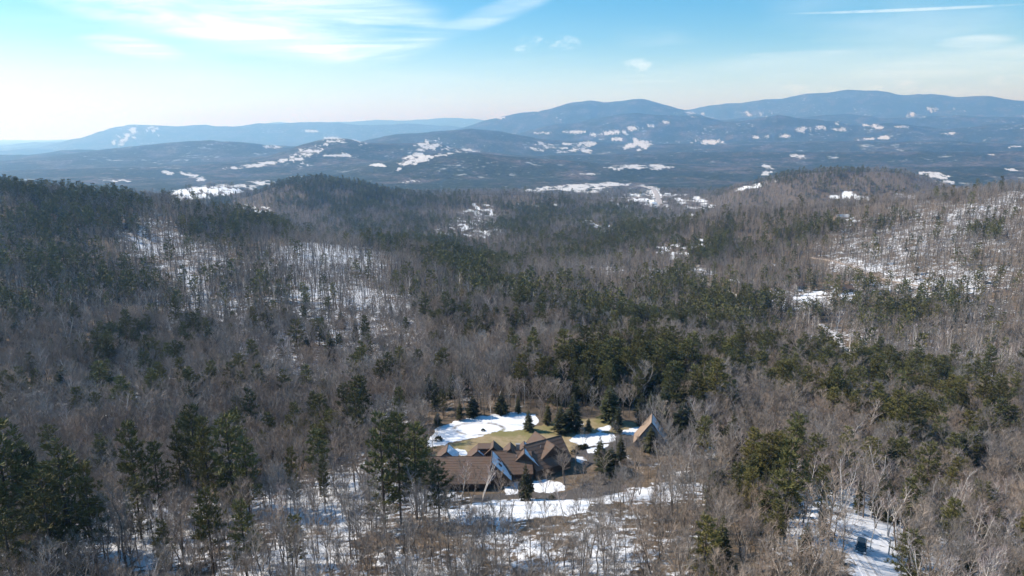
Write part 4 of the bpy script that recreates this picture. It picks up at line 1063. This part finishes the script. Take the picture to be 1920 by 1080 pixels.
def gable(parent, R0, R1, half, hr, he, wallm, over=0.5, roofm=None, snow=None, g0=True, g1=True, floor=-0.6, halfR=None, courses=True, front_m=None):
    """a gabled block: ridge from R0 to R1 (plan), half widths, ridge and eave heights. Left of the ridge direction is side 0"""
    roofm = roofm or M['shingle']
    halfR = halfR or half
    a, b = Vector((*R0, 0)), Vector((*R1, 0)); d = (b - a).normalized(); n = Vector((-d.y, d.x, 0))
    L = (b - a).length
    inset = 0.35
    def P(s, t, h): return a + d * s + n * t + Vector((0, 0, h))
    B = MB()
    s0, s1 = inset, L - inset
    for s in (s0, s1): B.add([P(s, half - .2, floor), P(s, half - .2, he - .1), P(s, 0, hr - .25), P(s, -halfR + .2, he - .1), P(s, -halfR + .2, floor)], ())
    f = [(0, 1, 2, 3, 4), (9, 8, 7, 6, 5), (0, 5, 6, 1), (4, 3, 8, 9), (1, 6, 7, 2), (2, 7, 8, 3)]
    for q in f: B.f.append(q); B.m.append(0)
    B.obj('wall', wallm, parent)
    outs = []
    for side, w in ((1, half), (-1, -halfR)):
        wl = abs(w)
        slope = (hr - he) / wl
        ex = w + side * over; ez = he - slope * over
        q = [P(0, 0, hr), P(L, 0, hr), P(L, ex, ez), P(0, ex, ez)]
        r_ = slab('roof', q, 0.22, roofm, parent)
        if courses: lines_on(q, max(4, int(wl * 1.3)), 0.05, roofm, r_)
        outs.append(q)
    rb = MB(); rb.tube([P(-.05, 0, hr + .01), P(L + .05, 0, hr + .01)], [.13, .13], 5, 0); rb.obj('ridge_cap', M['trim'], parent)
    for s in (-0.02, L + 0.02):
        for q in outs:
            i = (0, 3) if s < 0 else (1, 2)
            fb = MB(); fb.tube([q[i[0]] + Vector((0, 0, -.12)), q[i[1]] + Vector((0, 0, -.12))], [.15, .15], 4, 0); fb.obj('rake_board', M['trim'], parent)
    return outs, P
def snow_on(q, parent, f0=0.03, f1=0.97, th=0.16, name='snow_cover'):
    a, b, c, d = [Vector(p) for p in q]
    n = (b - a).cross(d - a).normalized()
    if n.z < 0: n = -n
    A, D, Bq, Cq = a.lerp(d, f0), a.lerp(d, f1), b.lerp(c, f0), b.lerp(c, f1)
    B = MB(); N_ = 7
    k0 = len(B.v)
    for i in range(N_ + 1):
        for j in range(N_ + 1):
            s, t = i / N_, j / N_
            e = 0.02 + 0.04 * vnoise(np.array([i * 1.3 + len(parent.children)]), np.array([j * 1.7]))[0]
            p = A.lerp(D, s).lerp(Bq.lerp(Cq, s), e + t * (1 - 2 * e))
            edge = i in (0, N_) or j in (0, N_)
            B.v.append(tuple(p + n * (0.055 if edge else th + .05 * math.sin(i * 2.1 + j))))
    for i in range(N_):
        for j in range(N_):
            B.f.append((i * (N_ + 1) + j, i * (N_ + 1) + j + 1, (i + 1) * (N_ + 1) + j + 1, (i + 1) * (N_ + 1) + j)); B.m.append(0)
    return B.obj(name, M['snow'], parent)
def window(parent, p, ux, w, h, frame=None, name='window'):
    """a framed pane standing proud of a wall at p; ux is the direction along the wall"""
    ux = Vector((*ux, 0)).normalized(); out = Vector((ux.y, -ux.x, 0)); p = Vector(p)
    def bx(x0, x1, z0, z1, o0, o1, nm, m, par):
        B = MB(); vs = [p + ux * x_ + Vector((0, 0, z_)) + out * o for o in (o0, o1) for z_ in (z0, z1) for x_ in (x0, x1)]
        B.add(vs, ((0, 2, 3, 1), (4, 5, 7, 6), (0, 1, 5, 4), (2, 6, 7, 3), (0, 4, 6, 2), (1, 3, 7, 5)))
        return B.obj(nm, m, par)
    fr = bx(-w / 2, w / 2, -h / 2, h / 2, -.05, .05, name, frame or M['trim'], parent)
    bx(-w / 2 + .09, w / 2 - .09, -h / 2 + .09, h / 2 - .09, .052, .07, 'pane', M['glass'], fr)
    return fr
HZ = float(ground(*ray_h(960, 880, 0)))          # level of the house ground
def PX(u_, v_, h): return ray_h(u_, v_, HZ + h)
def rebase(root, z0):
    """give a building root its ground level"""
    root.location.z = z0
    return root

house = tag(empty('house', (0, 0, 0)), 'rambling brown gabled house with snow on two roof slopes, in the snowy clearing', 'house')
rebase(house, HZ)
# long wing at the left, roof slope towards the viewer
a0, a1 = PX(800, 856, 6.6), PX(921, 856, 6.6)
oA, PA = gable(house, a0, a1, 4.5, 6.6, 3.0, M['wood'], 0.6, halfR=8.6)
# first cross gable, its right slope under snow with two skylights
b1, b0 = PX(921, 867, 8.0), PX(922.5, 845, 8.0)
oB, PB = gable(house, b0, b1, 5.6, 8.0, 2.4, M['wood'], 0.3, halfR=0.9)
sidx = 0 if oB[0][2].x > oB[1][2].x else 1
sn = snow_on(oB[sidx], house, 0.02, 0.98)
for (f, g) in ((0.36, 0.3), (0.40, 0.62)):
    a, b, c, d = oB[sidx]
    nrm = (b - a).cross(d - a).normalized(); nrm = nrm if nrm.z > 0 else -nrm
    p = a.lerp(d, f).lerp(b.lerp(c, f), g); e1 = (d - a).normalized() * .62; e2 = (b - a).normalized() * .45
    sk = slab('skylight', [p - e1 - e2 + nrm * .34, p + e1 - e2 + nrm * .34, p + e1 + e2 + nrm * .34, p - e1 + e2 + nrm * .34], 0.3, M['trim'], house)
    e1 *= .82; e2 *= .78
    slab('pane', [p - e1 - e2 + nrm * .37, p + e1 - e2 + nrm * .37, p + e1 + e2 + nrm * .37, p - e1 + e2 + nrm * .37], 0.025, M['glass'], sk)
# middle wing between the two cross gables
m0, m1 = PX(924, 846, 7.4), PX(996, 844, 7.4)
oM, PMm = gable(house, m0, m1, 4.0, 7.4, 3.2, M['wood'], 0.5, halfR=5.6)
# second cross gable, snow on its right slope, timber front with glazing
c1, c0 = PX(983, 850, 7.9), PX(982.5, 827, 7.9)
oC, PC = gable(house, c0, c1, 4.4, 7.9, 3.6, M['wood'], 0.35)
sidx = 0 if oC[0][2].x > oC[1][2].x else 1
snow_on(oC[sidx], house, 0.03, 0.99)
dC = (Vector(c1) - Vector(c0)).normalized(); tC = Vector((-dC.y, dC.x)); LC = (Vector(c1) - Vector(c0)).length
for k in (-1.5, 0, 1.5):
    q = Vector(c0) + dC * (LC - .34) + tC * k
    window(house, (q.x, q.y, 3.6 - .2 * abs(k)), (tC.x, tC.y) if tC.x > 0 else (-tC.x, -tC.y), 1.3, 1.9)
# main block at the right, turned to the viewer's right
k0, k1 = PX(984, 834, 8.6), PX(1052, 816, 8.6)
oK, PK = gable(house, k0, k1, 6.0, 8.6, 3.4, M['wood'], 0.6)
dk = (Vector(k1) - Vector(k0)).normalized(); nk = Vector((dk.y, -dk.x))      # nk looks to the viewer
# dormer gable on the main block facing the viewer
e0, e1 = PX(1021, 823, 8.3), PX(1034, 832, 8.3)
e1 = tuple(Vector(e0) + nk * 5.6); e0 = tuple(Vector(e0) - nk * 1.0)
oE, PE = gable(house, e0, e1, 4.2, 8.4, 5.4, M['wood'], 0.45)
for k in (-1.6, 0, 1.6):
    q = Vector(e1) - nk * .34 + dk * k
    window(house, (q.x, q.y, 4.2), (dk.x, dk.y), 1.3, 2.2)
    window(house, (q.x, q.y, 1.6), (dk.x, dk.y), 1.3, 1.5)
# rear gable with a sunlit slope
f0 = Vector(PX(1011, 814, 8.2)); oF, PF = gable(house, tuple(f0 - nk * 2.5), tuple(f0 + nk * 4.5), 5.0, 8.2, 3.6, M['wood'], 0.5)
# low entrance block under the second gable and porch
q = PX(1000, 872, 1.5); bl = MB(); bl.box(q[0] - 3.6, q[0] + 3.2, q[1] - 1.5, q[1] + 6, -.6, 2.6); bl.obj('wall', M['tan'], house)
slab('roof', [Vector((q[0] - 4, q[1] - 2, 2.7)), Vector((q[0] + 3.6, q[1] - 2, 2.7)), Vector((q[0] + 3.6, q[1] + 6, 3.1)), Vector((q[0] - 4, q[1] + 6, 3.1))], .2, M['shingle'], house)
dr = window(house, (q[0] - .5, q[1] - 1.5, 1.05), (1, 0), 1.1, 2.1, M['white'], 'door')
window(house, (q[0] + 1.7, q[1] - 1.5, 1.35), (1, 0), 1.3, 1.1)
# small cross gables behind the long wing, snow on their right slopes
for (gu, gv) in ((837, 841), (895, 840)):
    p1 = Vector(PX(gu, gv + 6, 7.2)); p0 = p1 + Vector((0.1, 5.2))
    oG, PG = gable(house, tuple(p0), tuple(p1), 3.0, 7.2, 4.6, M['grey'], 0.3)
    sidx = 0 if oG[0][2].x > oG[1][2].x else 1
    snow_on(oG[sidx], house, .03, .98)
# rust red upper wall with a long dark opening
q = Vector(PX(912, 848, 6.4)); bl = MB(); bl.box(q.x - 2.4, q.x + 1.2, q.y, q.y + 3.0, 2.0, 7.6); bl.obj('wall', M['rust'], house)
window(house, (q.x - .9, q.y - .0, 7.0), (1, 0), 2.2, .7)
slab('roof', [Vector((q.x - 2.7, q.y - .3, 7.7)), Vector((q.x + 1.5, q.y - .3, 7.7)), Vector((q.x + 1.5, q.y + 3.2, 7.9)), Vector((q.x - 2.7, q.y + 3.2, 7.9))], .15, M['shingle'], house)
# dark pointed gables over the middle wing
for (gu, gv, hh) in ((925, 838, 8.6), (957, 841, 8.3)):
    p1 = Vector(PX(gu, gv, hh)); gable(house, tuple(p1 + Vector((0, 4.4))), tuple(p1), 2.6, hh, hh - 2.4, M['wood'], .2, courses=False)
# chimney
q = PX(971, 836, 8.4); ch = MB(); ch.box(q[0] - .55, q[0] + .55, q[1] - .4, q[1] + .4, 5.0, 8.9); cho = ch.obj('chimney', M['stone'], house)
cp = MB(); cp.box(q[0] - .68, q[0] + .68, q[1] - .53, q[1] + .53, 8.9, 9.1); cp.obj('chimney_cap', M['grey'], cho)
# deck with rails at the end of the long wing's right
q = PX(935, 906, 0.2); dk_ = MB(); dk_.box(q[0] - 2.3, q[0] + 1.0, q[1] - .5, q[1] + 5.0, 1.0, 1.2); dk_.obj('deck', M['trim'], house)
for i in range(4):
    t_ = MB(); t_.box(q[0] - 2.3, q[0] + 1.0, q[1] - 1.5 + .3 * i, q[1] - 1.24 + .3 * i, .1 + .25 * i, .25 + .25 * i); t_.obj('step', M['trim'], house)
# garage
M['tanroof'] = mat('tan_shingles', (0.27, 0.195, 0.14), 0.85, 0.3, 0.6, bump=0.4)
gar = tag(empty('garage', (0, 0, 0)), 'steep tan roofed garage with snow on its shaded slope beside the parking area', 'garage')
GZ = float(ground(*ray_h(1208, 842, 0))); rebase(gar, GZ)
g1 = Vector(ray_h(1222, 792, GZ + 9.2)); g0 = g1 + Vector((1.6, 7.5))
oQ, PQ = gable(gar, tuple(g0), tuple(g1), 5.4, 9.2, 1.6, M['grey'], .25, roofm=M['tanroof'])
sidx = 0 if oQ[0][2].x > oQ[1][2].x else 1
snow_on(oQ[sidx], gar, .02, .98)
dq = (g1 - g0).normalized(); tq = Vector((-dq.y, dq.x)); tq = tq if tq.x > 0 else -tq
q = g1 - dq * .34
window(gar, (q.x - 1.2 * tq.x, q.y - 1.2 * tq.y, 1.3), (tq.x, tq.y), 2.6, 2.3, M['tan'], 'garage_door')
window(gar, (q.x, q.y, 5.2), (tq.x, tq.y), 1.2, 1.5)

# ------------------------------------------------------------------ far houses
def far_house(u_, v_, w, d, he, hr, wallm, roofm, label, rz=0.3, snowy=False):
    gx, gy, gz = on_ground(u_, v_)
    o = tag(empty('far_house', (gx, gy, gz), rz), label, 'house', 'houses scattered through the valley')
    out, P = gable(o, (-w / 2, 0), (w / 2, 0), d / 2, hr, he, wallm, .4, roofm=roofm, floor=-3, courses=False)
    if snowy:
        for q in out: snow_on(q, o, .03, .97, .2)
    for k in range(max(2, int(w / 4))):
        x_ = -w / 2 + w * (k + .5) / max(2, int(w / 4))
        window(o, (x_, -d / 2 + .19, he * .5), (1, 0), 1.3, 1.5, M['white'])
    return o
far_house(1285, 461, 13, 9, 5.0, 8.5, M['red'], M['shingle'], 'dark red house above a snowy clearing on the near valley side', .2)
far_house(1312, 456, 11, 8, 4, 7, M['grey'], M['sheet'], 'small grey house among trees right of the dark red house', -.3)
far_house(1578, 411, 22, 10, 4, 7.5, M['tan'], M['sheet'], 'long low building with a pale roof on the wooded ridge', .05)
far_house(1497, 541, 11, 8, 4, 7, M['grey'], M['shingle'], 'grey house above a triangular snowy field', .4)
far_house(1586, 547, 12, 8, 4, 7, M['wood'], M['shingle'], 'dark house behind evergreens above a yellowish snowy lawn', .1)
far_house(1573, 545, 5, 4, 3, 4.6, M['white'], M['sheet'], 'small white shed beside the dark house', .1)
far_house(1108, 424, 14, 9, 5, 8, M['grey'], M['sheet'], 'pale farmhouse at the edge of the open snow field', .5)
for i, (u_, v_, w, lab) in enumerate([
    (1186, 368, 30, 'white building left of the crossroads in the far valley'),
    (1154, 387, 26, 'white house standing apart among dark woods near the crossroads'),
    (1172, 391, 24, 'low white house in snow below the crossroads'),
    (1204, 367, 28, 'white barn just above the far road'),
    (1226, 384, 34, 'white building beside the wide pale road'),
    (1252, 366, 36, 'long white building right of the crossroads'),
    (1272, 379, 24, 'pale house in the snowy lot east of the crossroads'),
    (1201, 416, 18, 'white house among bare trees below the crossroads'),
    (1236, 420, 16, 'white house at the edge of the scattered village'),
    (1251, 419, 15, 'small white house at the end of the scattered village'),
    (1296, 407, 18, 'white farmhouse under the wooded ridge')]):
    far_house(u_, v_, w * .7, 11, 5, 9, M['white'], M['sheet'] if i % 2 else M['snow'], lab, .25 * (i % 5) - .4)

# ------------------------------------------------------------------ roads, laid on the ground
def strip(name, pts, w, m, lift):
    P = [Vector(p[:2]) for p in pts]
    dense = []
    for i in range(len(P) - 1):
        q0, q1, q2, q3 = P[max(i - 1, 0)], P[i], P[i + 1], P[min(i + 2, len(P) - 1)]
        n = max(4, int((q2 - q1).length / 2.5))
        for k in range(n):
            t = k / n
            dense.append(0.5 * ((2 * q1) + (q2 - q0) * t + (2 * q0 - 5 * q1 + 4 * q2 - q3) * t * t + (3 * q1 - q0 - 3 * q2 + q3) * t ** 3))
    dense.append(P[-1])
    B = MB(); C_ = 7
    for i, p in enumerate(dense):
        d = (dense[min(i + 1, len(dense) - 1)] - dense[max(i - 1, 0)]).normalized(); n = Vector((-d.y, d.x))
        ww = w * (1 + .18 * math.sin(i * .7) * .5 + random.uniform(-.06, .06))
        for j in range(C_ + 1):
            q = p + n * ww * (j / C_ - .5)
            B.v.append((q.x, q.y, float(ground(q.x, q.y)) + lift - (.25 + lift if j in (0, C_) else 0)))
    for i in range(len(dense) - 1):
        for j in range(C_):
            B.f.append((i * (C_ + 1) + j, (i + 1) * (C_ + 1) + j, (i + 1) * (C_ + 1) + j + 1, i * (C_ + 1) + j + 1)); B.m.append(0)
    o = B.obj(name, m); return tag(o, kind='structure')
M['snowroad'] = mat('packed_snow', (0.72, 0.72, 0.73), 0.85, 0.15, .5, col2=(0.36, 0.31, 0.27), spec=.2)
M['gravel'] = mat('gravel', (0.42, 0.37, 0.31), 0.95, 0.2, .6, col2=(0.30, 0.26, 0.22))
M['track'] = mat('track_earth', (0.26, 0.19, 0.14), 0.95, 0.2, .6, col2=(0.36, 0.30, 0.25))
M['asphalt'] = mat('pale_asphalt', (0.30, 0.28, 0.27), 0.9, 0.15, .1, col2=(0.42, 0.36, 0.33))
M['lane'] = mat('icy_lane', (0.74, 0.75, 0.78), 0.8, 0.15, .7, col2=(0.56, 0.56, 0.58), spec=.25)
RM = {'snowy_road': 'snowroad', 'gravel_road': 'gravel', 'logging_track': 'track', 'field_lane': 'snowroad', 'house_lane': 'lane', 'highway': 'asphalt', 'side_road': 'asphalt'}
for k, (pts, w) in ROADW.items(): strip(k, pts, w, M[RM[k]], 0.07 if k in ('house_lane',) else 0.35 if pts[0][1] < 1500 else 1.2)

M['rut'] = mat('muddy_ruts', (0.60, 0.60, 0.61), 0.9, 0.2, .5, col2=(0.42, 0.40, 0.39))
_lp = [Vector(p[:2]) for p in ROADW['house_lane'][0]]
for s_ in (-.95, .85):
    pp = []
    for i in range(len(_lp)):
        d_ = (_lp[min(i + 1, len(_lp) - 1)] - _lp[max(i - 1, 0)]).normalized(); q = _lp[i] + Vector((-d_.y, d_.x)) * s_
        pp.append((q.x, q.y))
    strip('tyre_rut', pp, .75, M['rut'], .12)
# ------------------------------------------------------------------ vehicle on the lane
def vehicle():
    M['car'] = mat('black_car_paint', (0.012, 0.013, 0.017), 0.16, spec=.9)
    M['rubber'] = mat('tyre_rubber', (0.02, 0.02, 0.02), 0.9)
    M['chrome'] = mat('bright_metal', (0.55, 0.56, 0.58), 0.3, metal=1.0)
    M['lamp'] = mat('headlamp_glass', (0.75, 0.78, 0.8), 0.15)
    gx, gy, gz = on_ground(1614, 1033)
    d = Vector((on_ground(1640, 1085)[0] - on_ground(1592, 1012)[0], on_ground(1640, 1085)[1] - on_ground(1592, 1012)[1]))
    rz = math.atan2(d.y, d.x) - R(14)
    o = tag(empty('parked_car', (gx, gy, gz + .2), rz), 'black utility vehicle facing downhill on the snowy house lane', 'car')
    # profile along x (front is +x), extruded in y with tumblehome
    prof = [(-2.35, .45), (-2.42, .85), (-2.36, 1.12), (-2.15, 1.72), (-1.95, 1.82), (.15, 1.84), (.42, 1.76), (1.12, 1.16), (1.3, 1.12), (2.2, 1.02), (2.38, .85), (2.42, .5), (2.3, .36), (-2.25, .36)]
    B = MB(); N_ = len(prof)
    rows = []
    for sgn, k in ((-1, 1), (1, 1)):
        ids = []
        for x_, z_ in prof:
            wdt = .98 if z_ < 1.2 else .98 - .24 * (z_ - 1.15) / .7
            B.v.append((x_, sgn * wdt, z_)); ids.append(len(B.v) - 1)
        rows.append(ids)
    for i in range(N_):
        j = (i + 1) % N_
        B.f.append((rows[0][i], rows[0][j], rows[1][j], rows[1][i])); B.m.append(0)
    B.f.append(tuple(reversed(rows[0]))); B.f.append(tuple(rows[1])); B.m += [0, 0]
    bo = B.obj('body', M['car'], o)
    bv_ = bo.modifiers.new('edge', 'BEVEL'); bv_.width = .07; bv_.segments = 2
    def qd(nm, pts, m, th=.015): return slab(nm, [Vector(p) for p in pts], th, m, o, False)
    qd('windscreen', [(.5, -.70, 1.705), (1.07, -.84, 1.215), (1.07, .84, 1.215), (.5, .70, 1.705)], M['glass'])
    qd('rear_window', [(-2.335, -.72, 1.25), (-2.2, -.66, 1.62), (-2.2, .66, 1.62), (-2.335, .72, 1.25)], M['glass'])
    for s in (-1, 1):
        for (x0, x1) in ((-1.85, -.95), (-.88, 0.0), (.06, .62)):
            zt = 1.68 if x1 < .5 else 1.6
            w_ = MB(); w_.add([(x0, s * .965, 1.2), (x1 + (.3 if x1 > .5 else 0), s * .965, 1.2), (x1, s * .80, zt), (x0, s * .80, zt)], ((0, 1, 2, 3),)); w_.obj('side_window', M['glass'], o)
        h = MB(); h.box(2.25, 2.44, s * .74 - .2, s * .74 + .2, .74, 1.0); h.obj('headlight', M['lamp'], o)
        mr = MB(); mr.box(.85, 1.0, s * 1.0 - .02, s * 1.2 - .02, 1.16, 1.32); mr.obj('wing_mirror', M['car'], o)
        rl = MB(); rl.tube([(-1.7, s * .62, 1.9), (.0, s * .62, 1.9)], [.03, .03], 5); rl.obj('roof_rail', M['chrome'], o)
        for wx in (-1.45, 1.45):
            wh = MB(); wh.tube([(wx, s * .80, .36), (wx, s * 1.01, .36)], [.37, .37], 16); wo_ = wh.obj('wheel', M['rubber'], o)
            hb = MB(); hb.tube([(wx, s * 1.0, .36), (wx, s * 1.025, .36)], [.22, .2], 12); hb.obj('rim', M['chrome'], wo_)
    for i in range(3):
        g_ = MB(); g_.box(2.38, 2.45, -.55, .55, .62 + i * .11, .68 + i * .11); g_.obj('grille_bar', M['chrome'], o)
    for i_ in (-.55, .55):  # bright chips added as the two pale specks of reflected light on the hood
        wz = MB(); wz.box(1.22, 1.32, i_ - .12, i_ + .12, 1.13, 1.19); wz.obj('hood_glint', M['chrome'], o)
    bp = MB(); bp.box(2.36, 2.5, -.9, .9, .38, .56); bp.obj('bumper', M['car'], o)
vehicle()

# ------------------------------------------------------------------ power line beside the lane
M['pole'] = mat('weathered_pole', (0.42, 0.38, 0.34), 0.9, 0.2, 2.0)
M['wire'] = mat('pale_wire', (0.55, 0.54, 0.53), 0.5)
def pole(u_, v_, H, lab):
    gx, gy, gz = on_ground(u_, v_)
    o = tag(empty('utility_pole', (gx, gy, gz), .7), lab, 'pole', 'utility poles of the lane')
    b = MB(); b.tube([(0, 0, -.8), (0, 0, H)], [.16, .11], 8); b.obj('post', M['pole'], o)
    c = MB(); c.box(-.9, .9, -.06, .06, H - .7, H - .55); c.obj('crossarm', M['pole'], o)
    for s in (-.8, .8):
        i_ = MB(); i_.tube([(s, 0, H - .55), (s, 0, H - .38)], [.05, .06], 6); i_.obj('insulator', M['white'], o)
    return Vector((gx, gy, gz + H - .4))
t1 = pole(1666, 1040, 3.6, 'short pale pole beside the big green pine, wires ending on it')
t0 = pole(1555, 978, 7.0, 'taller pole at the far end of the two pale wires')
for s in (-.75, .75):
    w_ = MB(); pts = []
    for k in range(13):
        f = k / 12; p = t0.lerp(t1, f); pts.append(p + Vector((s * .76, s * .64, -1.6 * f * (1 - f))))
    w_.tube(pts, [.035] * 13, 4)
    tag(w_.obj('power_wire', M['wire']), 'pale sagging wire ' + ('nearer to the lane' if s < 0 else 'farther from the lane') + ' between the two poles', 'wire', 'wires over the lane')

# low dark shrubs at the edge of the parking area
def shrub(u_, v_, s, lab, m):
    gx, gy, gz = on_ground(u_, v_); q = random.Random(int(u_ * 7)); K = MB()
    for i in range(150):
        a_, e_ = q.uniform(0, 6.28), q.uniform(0, 1.4); g = V(math.cos(a_) * math.cos(e_), math.sin(a_) * math.cos(e_), math.sin(e_))
        c = V(0, 0, .1) + g * q.uniform(.3, .85); sd = g.cross(V(q.uniform(-1, 1), q.uniform(-1, 1), .3)).normalized() * .12
        K.add((c, c + g * .2 - sd, c + g * .45, c + g * .2 + sd), ((0, 1, 2), (0, 2, 3)))
    o = tag(empty('shrub', (gx, gy, gz)), lab, 'shrub', 'shrubs round the parking area')
    f = K.obj('foliage', m, o); f.scale = (s, s, s * .9)
    st = MB(); st.tube([(0, 0, -.2), (0, 0, .5)], [.06, .03], 5); st.obj('stem', M['bark'], o)
for i, (u_, v_) in enumerate([(1085, 842), (1089, 841), (1093, 840), (1098, 839)]):
    shrub(u_, v_, 1.15, ('first', 'second', 'third', 'fourth')[i] + ' dark shrub from the house in the row edging the parking area', M['spruce'])
for (u_, v_, s, lab) in ((1075, 850, 1.2, 'dark shrub against the house wall by the parking area'), (906, 808, .8, 'tiny evergreen bush inside the ploughed snow ring'), (822, 826, 1.5, 'dark bush at the lower end of the snowy clearing'), (985, 925, 1.0, 'dark shrub below the columnar evergreen'), (1034, 934, .9, 'low dark bush on the long snow bank'), (1125, 905, 2.2, 'yellowish rounded shrub below the dark spruces')):
    shrub(u_, v_, s, lab, M['brush'] if 'yellow' in lab else M['spruce'])
print('all', time.time() - T0)
# vent pipes and gutters on the house roofs
for (q_, f, g) in ((oA[0 if oA[0][2].y < oA[1][2].y else 1], .3, .25), (oA[0 if oA[0][2].y < oA[1][2].y else 1], .35, .7), (oM[0 if oM[0][2].y < oM[1][2].y else 1], .3, .6), (oK[0 if oK[0][2].y < oK[1][2].y else 1], .25, .35)):
    a, b, c, d = q_
    p = a.lerp(d, f).lerp(b.lerp(c, f), g)
    vp = MB(); vp.tube([p + Vector((0, 0, -.1)), p + Vector((0, 0, .7))], [.11, .1], 8); vp.obj('vent_pipe', M['grey'], house)
for q_ in (oA, oM, oK):
    a, b, c, d = q_[0 if q_[0][2].y < q_[1][2].y else 1]
    gt = MB(); gt.tube([d + Vector((0, 0, -.1)), c + Vector((0, 0, -.1))], [.09, .09], 6); gt.obj('gutter', M['trim'], house)
